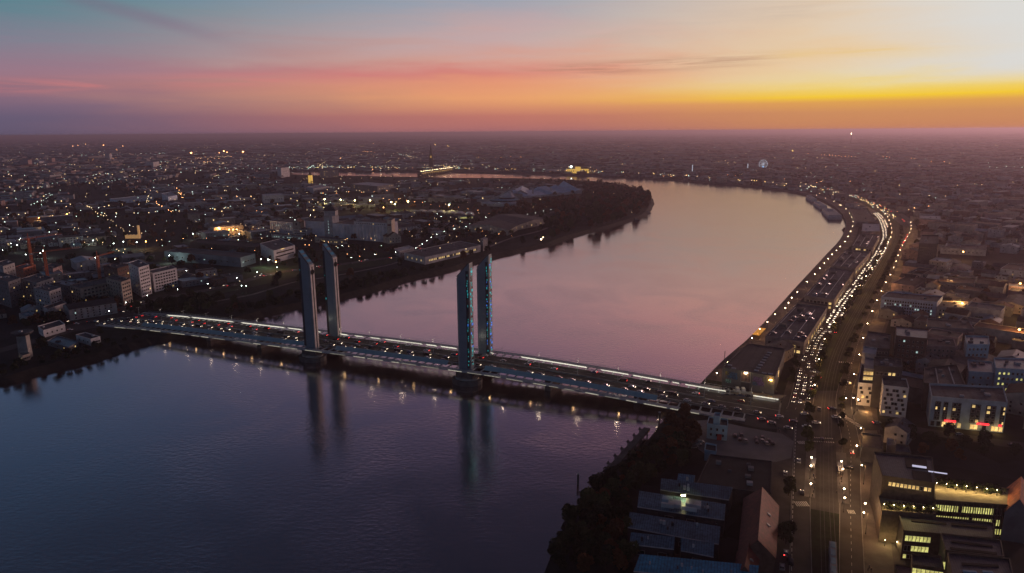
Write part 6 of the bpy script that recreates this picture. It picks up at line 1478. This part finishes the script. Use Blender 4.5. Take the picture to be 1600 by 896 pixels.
scatter([(858, 285), (940, 291), (950, 300), (920, 300), (870, 290), (840, 284)], 60, ['dark', 'rust'], 'in the wood behind the long peaked hall', 1.0, 1.6, sep=10)
scatter([(630, 350), (740, 346), (740, 372), (660, 395), (610, 396), (640, 380)], 60, ['dark', 'green'], 'in the dark groves between silo mill and river warehouse', .6, 1.0, sep=9)
scatter([(400, 395), (620, 388), (620, 400), (430, 418), (400, 410)], 34, ['dark', 'green', 'rust'], 'dotted over the lawn behind the left towers', .5, .8, sep=16)
scatter([(1350, 668), (1560, 690), (1600, 720), (1470, 730), (1370, 680)], 24, ['dark', 'rust'], 'in the dark yard between the shops and the office complex', .6, .9, sep=9)
GREEN = [pts([(130, 506), (230, 470), (400, 436), (640, 398), (740, 352), (800, 340), (860, 318), (960, 285), (1030, 310), (1000, 345), (860, 385), (640, 438), (350, 508), (200, 545), (60, 580), (0, 596), (-60, 600), (-60, 540), (60, 515)])]
# ------------------------------------------------------------------ the city fabric
g3 = random.Random(42); CITY = []
from mathutils import noise as mnoise
for zz in ([(395, 376), (640, 384), (650, 400), (600, 402), (430, 415), (395, 410)], [(420, 366), (640, 372), (640, 384), (395, 384)], [(180, 372), (240, 373), (240, 390), (180, 390)], [(190, 460), (290, 440), (300, 462), (200, 478)], [(370, 400), (470, 398), (470, 420), (370, 425)], [(255, 404), (400, 404), (410, 428), (250, 426)], [(740, 318), (930, 300), (930, 330), (740, 350)], [(640, 335), (750, 336), (750, 352), (640, 352)], [(100, 470), (215, 455), (215, 482), (100, 492)], [(400, 312), (450, 312), (450, 324), (400, 324)], [(30, 500), (110, 500), (110, 540), (30, 540)], [(20, 555), (60, 550), (60, 590), (20, 590)]):
    GREEN.append(pts(zz))
STRIPZ = pts([(420, 272), (420, 283), (600, 284), (860, 290), (960, 300), (960, 283), (900, 281), (800, 278), (640, 274), (520, 272)])
def infr(x, y, mar=60):
    q = proj((x, y, 6)); return q and -mar < q[0] < 1600 + mar and q[1] < 900
def region_angle(x, y): return .35 + .25 * math.sin(x * .0011 + 1.3) + .25 * math.cos(y * .0009)
def grid(y0, y1, st, keep, big, far=False):
    y = y0
    while y < y1:
        xm = y * .82 + 60; x = -xm
        while x < xm:
            px_, py_ = x + g3.uniform(-.28, .28) * st, y + g3.uniform(-.28, .28) * st
            x += st
            if g3.random() > keep or not infr(px_, py_): continue
            if inpoly(px_, py_, RIVER) or inpoly(px_, py_ - 14, RIVER) or inpoly(px_ + 12, py_, RIVER) or inpoly(px_ - 12, py_, RIVER): continue
            if not far and (taken(px_, py_) or any(inpoly(px_, py_, G) for G in GREEN)): continue
            if inpoly(px_, py_, STRIPZ): continue
            left = proj((px_, py_, 4))[0] < 760
            if left and y < 3000 and (mnoise.noise(Vector((px_ * .0045, py_ * .0045, 1.7))) > .08 or g3.random() < .15): continue
            w = st * g3.uniform(.45, .86); d_ = st * g3.uniform(.4, .75); h = g3.choice([4, 5, 6, 7, 9]) if left else g3.choice([5.5, 6.5, 8, 9, 11]) 
            if g3.random() < (big * 2.2 if left else big): w *= g3.uniform(1.5, 2.4); d_ *= 1.3; h = g3.choice([6, 8, 10, 13]) if left else g3.choice([7, 9, 12, 15]) 
            if st > 100: h = min(h, 14)
            CITY.append((px_, py_, w, d_, h, region_angle(px_, py_) + g3.choice([0, math.pi / 2]), left))
        y += st * .9
grid(330, 1300, 25, .8, .12); grid(1300, 2600, 27, .74, .1); grid(2600, 4500, 46, .72, .08, True); grid(4500, 9000, 95, .62, .05, True); grid(9000, 20000, 240, .5, 0, True)
CITY.sort(key=lambda c: c[0] ** 2 + c[1] ** 2)
WALLS = ['white_dirty', 'white_dirty', 'cream', 'cream', 'pinkish', 'greywall', 'brown']; ROOFS_R = ['tile', 'tile', 'roofdark', 'roofgrey', 'roofdark', 'roofpale']; ROOFS_L = ['roofpale', 'roofpale', 'blueroof', 'roofgrey', 'roofdark', 'tile']
WN = {'white_dirty': 'off white', 'cream': 'cream', 'pinkish': 'rose', 'greywall': 'grey', 'brown': 'brown brick'}
RN = {'tile': 'clay tiled', 'roofdark': 'dark', 'roofgrey': 'grey', 'roofpale': 'pale', 'blueroof': 'blue grey'}
fab = MB(); nind = 0
FABV = []
for (x, y, w, d_, h, a_, left) in CITY:
    wl = g3.choice(WALLS); rf = g3.choice(ROOFS_L if left else ROOFS_R); gb = g3.random() < (.35 if left else .6) and h < 12
    D = math.hypot(x, y); co, si = math.cos(a_), math.sin(a_)
    P = [Vector((x + u * w / 2 * co - v * d_ / 2 * si, y + u * w / 2 * si + v * d_ / 2 * co)) for u, v in ((-1, -1), (1, -1), (1, 1), (-1, 1))]
    if nind < 250 and D < 1500:
        q = proj((x, y, 4 + h))
        if q[1] > 905 or q[0] < -20 or q[0] > 1620: pass
        else:
            nind += 1
            if left: where = 'in the works quarter left of the mill' if q[0] < 420 else 'among the groves around the silo mill'
            else: where = 'in the low quarter right of the avenue below the orange lamp field' if q[1] > 400 else 'in the dense low quarter beyond the dark slab tower'
            ty = 'gabled' if gb else ('tall flat roofed' if h > 12 else 'low flat roofed'); cat_ = 'house' if h < 12 and w < 26 else 'block'
            lab = f'{ty} {WN[wl]} {cat_} with {RN[rf]} roof {where}'; gp = lab + ' '
            r, P = block('house' if cat_ == 'house' else 'city_block', ' '.join(lab.split()[:16]), cat_, None, 4 + h, wl, rf, world=P, gable=(0, 2.6) if gb else None, parapet=.6, occ=False, roofbits=0 if gb else 1, group=f'{ty} {WN[wl]} {cat_}s with {RN[rf]} roofs {where}')
            rows = 2 if h < 10 else 4
            windows(r, P[0], P[1], 4.6, 3.6 + h, 4 if w < 22 else 7, rows, 1.2, 1.4, .07, g3.choice(['win_warm', 'win_warm', 'win_cool']), rng=g3, skip=.15)
            windows(r, P[3], P[0], 4.6, 3.6 + h, 3, rows, 1.2, 1.4, .05, 'win_warm', rng=g3, skip=.2)
            windows(r, P[1], P[2], 4.6, 3.6 + h, 3, rows, 1.2, 1.4, .05, 'win_warm', rng=g3, skip=.2)
            if gb and g3.random() < .6:
                c = P[0].lerp(P[2], .35); MB().box((c.x, c.y, 4 + h + 2.2), (.8, .8, 2.2), 'brown', a_).build('chimney', r)
            continue
    b = len(fab.v); z1 = 4 + h
    if gb and D < 3000:
        fab.v += [(p.x, p.y, 3.5) for p in P] + [(p.x, p.y, z1) for p in P]; r0, r1 = (P[0] + P[3]) / 2, (P[1] + P[2]) / 2; fab.v += [(r0.x, r0.y, z1 + 2.8), (r1.x, r1.y, z1 + 2.8)]
        kw, kr = fab._m(wl), fab._m(rf)
        fab.f += [(b, b + 1, b + 5, b + 4), (b + 1, b + 2, b + 6, b + 5), (b + 2, b + 3, b + 7, b + 6), (b + 3, b, b + 4, b + 7), (b + 1 + 4, b + 2 + 4, b + 9), (b + 3 + 4, b + 4, b + 8), (b + 4, b + 5, b + 9, b + 8), (b + 6, b + 7, b + 8, b + 9)]; fab.mi += [kw] * 6 + [kr] * 2
    else:
        fab.v += [(p.x, p.y, 3.5) for p in P] + [(p.x, p.y, z1) for p in P]; kw, kr = fab._m(wl), fab._m(rf)
        fab.f += [(b, b + 1, b + 5, b + 4), (b + 1, b + 2, b + 6, b + 5), (b + 2, b + 3, b + 7, b + 6), (b + 3, b, b + 4, b + 7), (b + 4, b + 5, b + 6, b + 7)]; fab.mi += [kw] * 4 + [kr]
    if g3.random() < (.22 if left else .05) and D < 5000:             # a lit window or two
        e = g3.choice([0, 1, 3]); m_ = P[e].lerp(P[(e + 1) % 4], g3.uniform(.2, .8)); s_ = .8 if D < 1500 else 1.3
        fab.box((m_.x, m_.y, 4 + h * g3.uniform(.3, .8)), (s_ * 1.2, s_ * 1.2, s_ * 1.5), g3.choice(['win_warm2', 'win_warm2', 'win_cool2']), a_)
o = fab.build('distant_city'); o['kind'] = 'stuff'; tag(o, 'dense far roofs and walls of the city reaching the horizon', 'city')
# far lamps and lit streets
mb = MB()
def farlamp(q, mn):
    D = q.length
    if q.y < 700 or inpoly(q.x, q.y, RIVER) or not infr(q.x, q.y, 10): return
    if D < 1500 and q.x > 0 and q.y < 1300: return
    s_ = .36 if D < 1500 else (.6 if D < 3000 else 1.0); mb.box((q.x, q.y, 9 + g3.random() * 5), (s_, s_, s_), mn)
for i in range(120):
    left = g3.random() < .68
    D = 850 * math.exp(g3.random() ** 1.05 * 2.3); px_ = g3.uniform(-10, 800) if left else g3.uniform(700, 1610)
    q0 = at(px_, 206 + FPX * CAMH / D * .98 + 2 + 6 * (.5 - px_ / 1600)); a_ = region_angle(q0.x, q0.y) + g3.choice([0, 1.571]); mn = g3.choice(['far_warm', 'far_warm', 'far_cool', 'far_orange'])
    for k in range(g3.randint(4, 16)): farlamp(q0 + Vector((math.cos(a_) * k * 34, math.sin(a_) * k * 34, 0)) + Vector((g3.uniform(-3, 3), g3.uniform(-3, 3), 0)), mn)
for i in range(800):
    left = g3.random() < .66
    D = 900 * math.exp(g3.random() ** 1.05 * 2.6); px_ = g3.uniform(-10, 800) if left else g3.uniform(700, 1610)
    farlamp(at(px_, 206 + FPX * CAMH / D * .98 + 2 + 6 * (.5 - px_ / 1600)), g3.choice(['far_warm', 'far_warm', 'far_cool']))
for l_, n_, spread in (([(448, 264.5), (520, 265), (600, 265.5), (700, 266.5), (800, 268.5), (900, 271.5), (1000, 275.5), (1060, 279), (1130, 284), (1200, 290), (1255, 297)], 260, 22), ([(1255, 294), (1300, 304), (1345, 316), (1380, 331), (1405, 350)], 90, 16), ([(660, 262), (720, 264)], 30, 25)):
    L3 = smooth(pts(l_), 4)
    for k in range(n_):
        t = g3.random() * (len(L3) - 1.01); i_ = int(t); q = L3[i_].lerp(L3[i_ + 1], t - i_) + Vector((g3.uniform(-5, 5), g3.uniform(4, spread * 2), 0)); s_ = .85 if q.length > 2000 else .5
        mb.box((q.x, q.y, 9 + g3.random() * 6), (s_, s_, s_), g3.choice(['far_warm', 'far_warm', 'far_gold', 'far_cool']))
for (x, y, s_) in ((299, 243, 7), (350, 240, 6), (380, 241, 7), (355, 242, 4), (343, 243, 3), (134, 227.5, 6), (162, 229, 7), (192, 231, 5), (114, 231, 4), (122, 230, 4), (583, 227, 5), (680, 229, 4), (700, 231, 4), (1238, 240, 4)):
    q = at(x, y); mb.box((q.x, q.y, 22), (s_, s_, s_), 'far_orange' if x < 400 else 'far_gold')
o = mb.build('distant_lights'); o['kind'] = 'stuff'; tag(o, 'countless small street and window lights of the far city', 'lights')

# ------------------------------------------------------------------ trees: the largest 285 as trees, the rest one wood
for (y0, y1, st, k_) in ((400, 1600, 26, .42), (1600, 3200, 50, .45)):
    y = y0
    while y < y1:
        x = -y * .8
        while x < y * .8:
            qx, qy = x + g3.uniform(-.5, .5) * st, y + g3.uniform(-.5, .5) * st; x += st
            if g3.random() > k_ or not infr(qx, qy) or inpoly(qx, qy, RIVER) or taken(qx, qy): continue
            if inpoly(qx - 8, qy, RIVER) or inpoly(qx + 8, qy, RIVER): continue
            add_tree(qx, qy, g3.uniform(.6, 1.1), g3.choice(['dark', 'green', 'rust']), 'between the houses of the city quarters')
        y += st
TREEC.sort(key=lambda t: (t[0] ** 2 + t[1] ** 2) / t[2] ** 2)
wood = MB(); nt_ = 0
for (x, y, sc, kd, wh, z) in TREEC:
    q = proj((x, y, 8))
    vis = q and -15 < q[0] < 1615 and q[1] < 912
    if vis and nt_ < 285:
        nt_ += 1; proto = g3.choice(TREES[kd]); lab = {'green': 'green leafed tree ', 'rust': 'rust brown autumn tree ', 'dark': 'dark crowned tree '}[kd] + wh
        o = place(proto, USED_T, (x, y, z), g3.uniform(0, 6.28), lab, lab.replace('tree ', 'trees ', 1), 'tree', None) if False else None
        key = proto
        if key not in USED_C: o = key; USED_C[key] = 1
        else: o = copy_tree(key)
        o.location = (x, y, z); o.rotation_euler.z = g3.uniform(0, 6.28); o.scale = (sc, sc, sc * g3.uniform(.85, 1.15)); tag(o, lab, 'tree', lab.replace('tree ', 'trees ', 1))
    elif vis:
        R_ = 4.8 * sc; n_ = 70 if math.hypot(x, y) < 1900 else 22; k = wood._m('leaf_' + kd); H_ = 11 * sc
        for i in range(n_):
            th = g3.uniform(0, 6.28); ph = math.acos(g3.uniform(-.6, 1)); rr = R_ * g3.uniform(.55, 1.0); s = R_ * g3.uniform(.16, .34)
            p = Vector((x + rr * math.sin(ph) * math.cos(th), y + rr * math.sin(ph) * math.sin(th), z + H_ * .55 + rr * .95 * math.cos(ph)))
            mt_ = Euler((g3.uniform(-1.2, 1.2), g3.uniform(-1.2, 1.2), g3.uniform(0, 6.28))).to_matrix(); b = len(wood.v)
            for u, v in ((-s, -s), (s, -s * .8), (s * .8, s), (-s, s * .9)): wood.v.append(tuple(p + mt_ @ Vector((u, v, 0))))
            wood.f.append((b, b + 1, b + 2, b + 3)); wood.mi.append(k)
        wood.tube((x, y, z), (x, y, z + H_ * .5), .25 * sc, 'bark', 4)
o = wood.build('distant_woods'); o['kind'] = 'stuff'; tag(o, 'far dark woods and garden trees reading as one mass', 'woods')
# drop prototypes that were never placed
for o in [o for o in COL.objects if o.parent is None and o.type == 'EMPTY' and 'label' not in o.keys()]:
    for c in list(o.children_recursive): bpy.data.objects.remove(c)
    bpy.data.objects.remove(o)
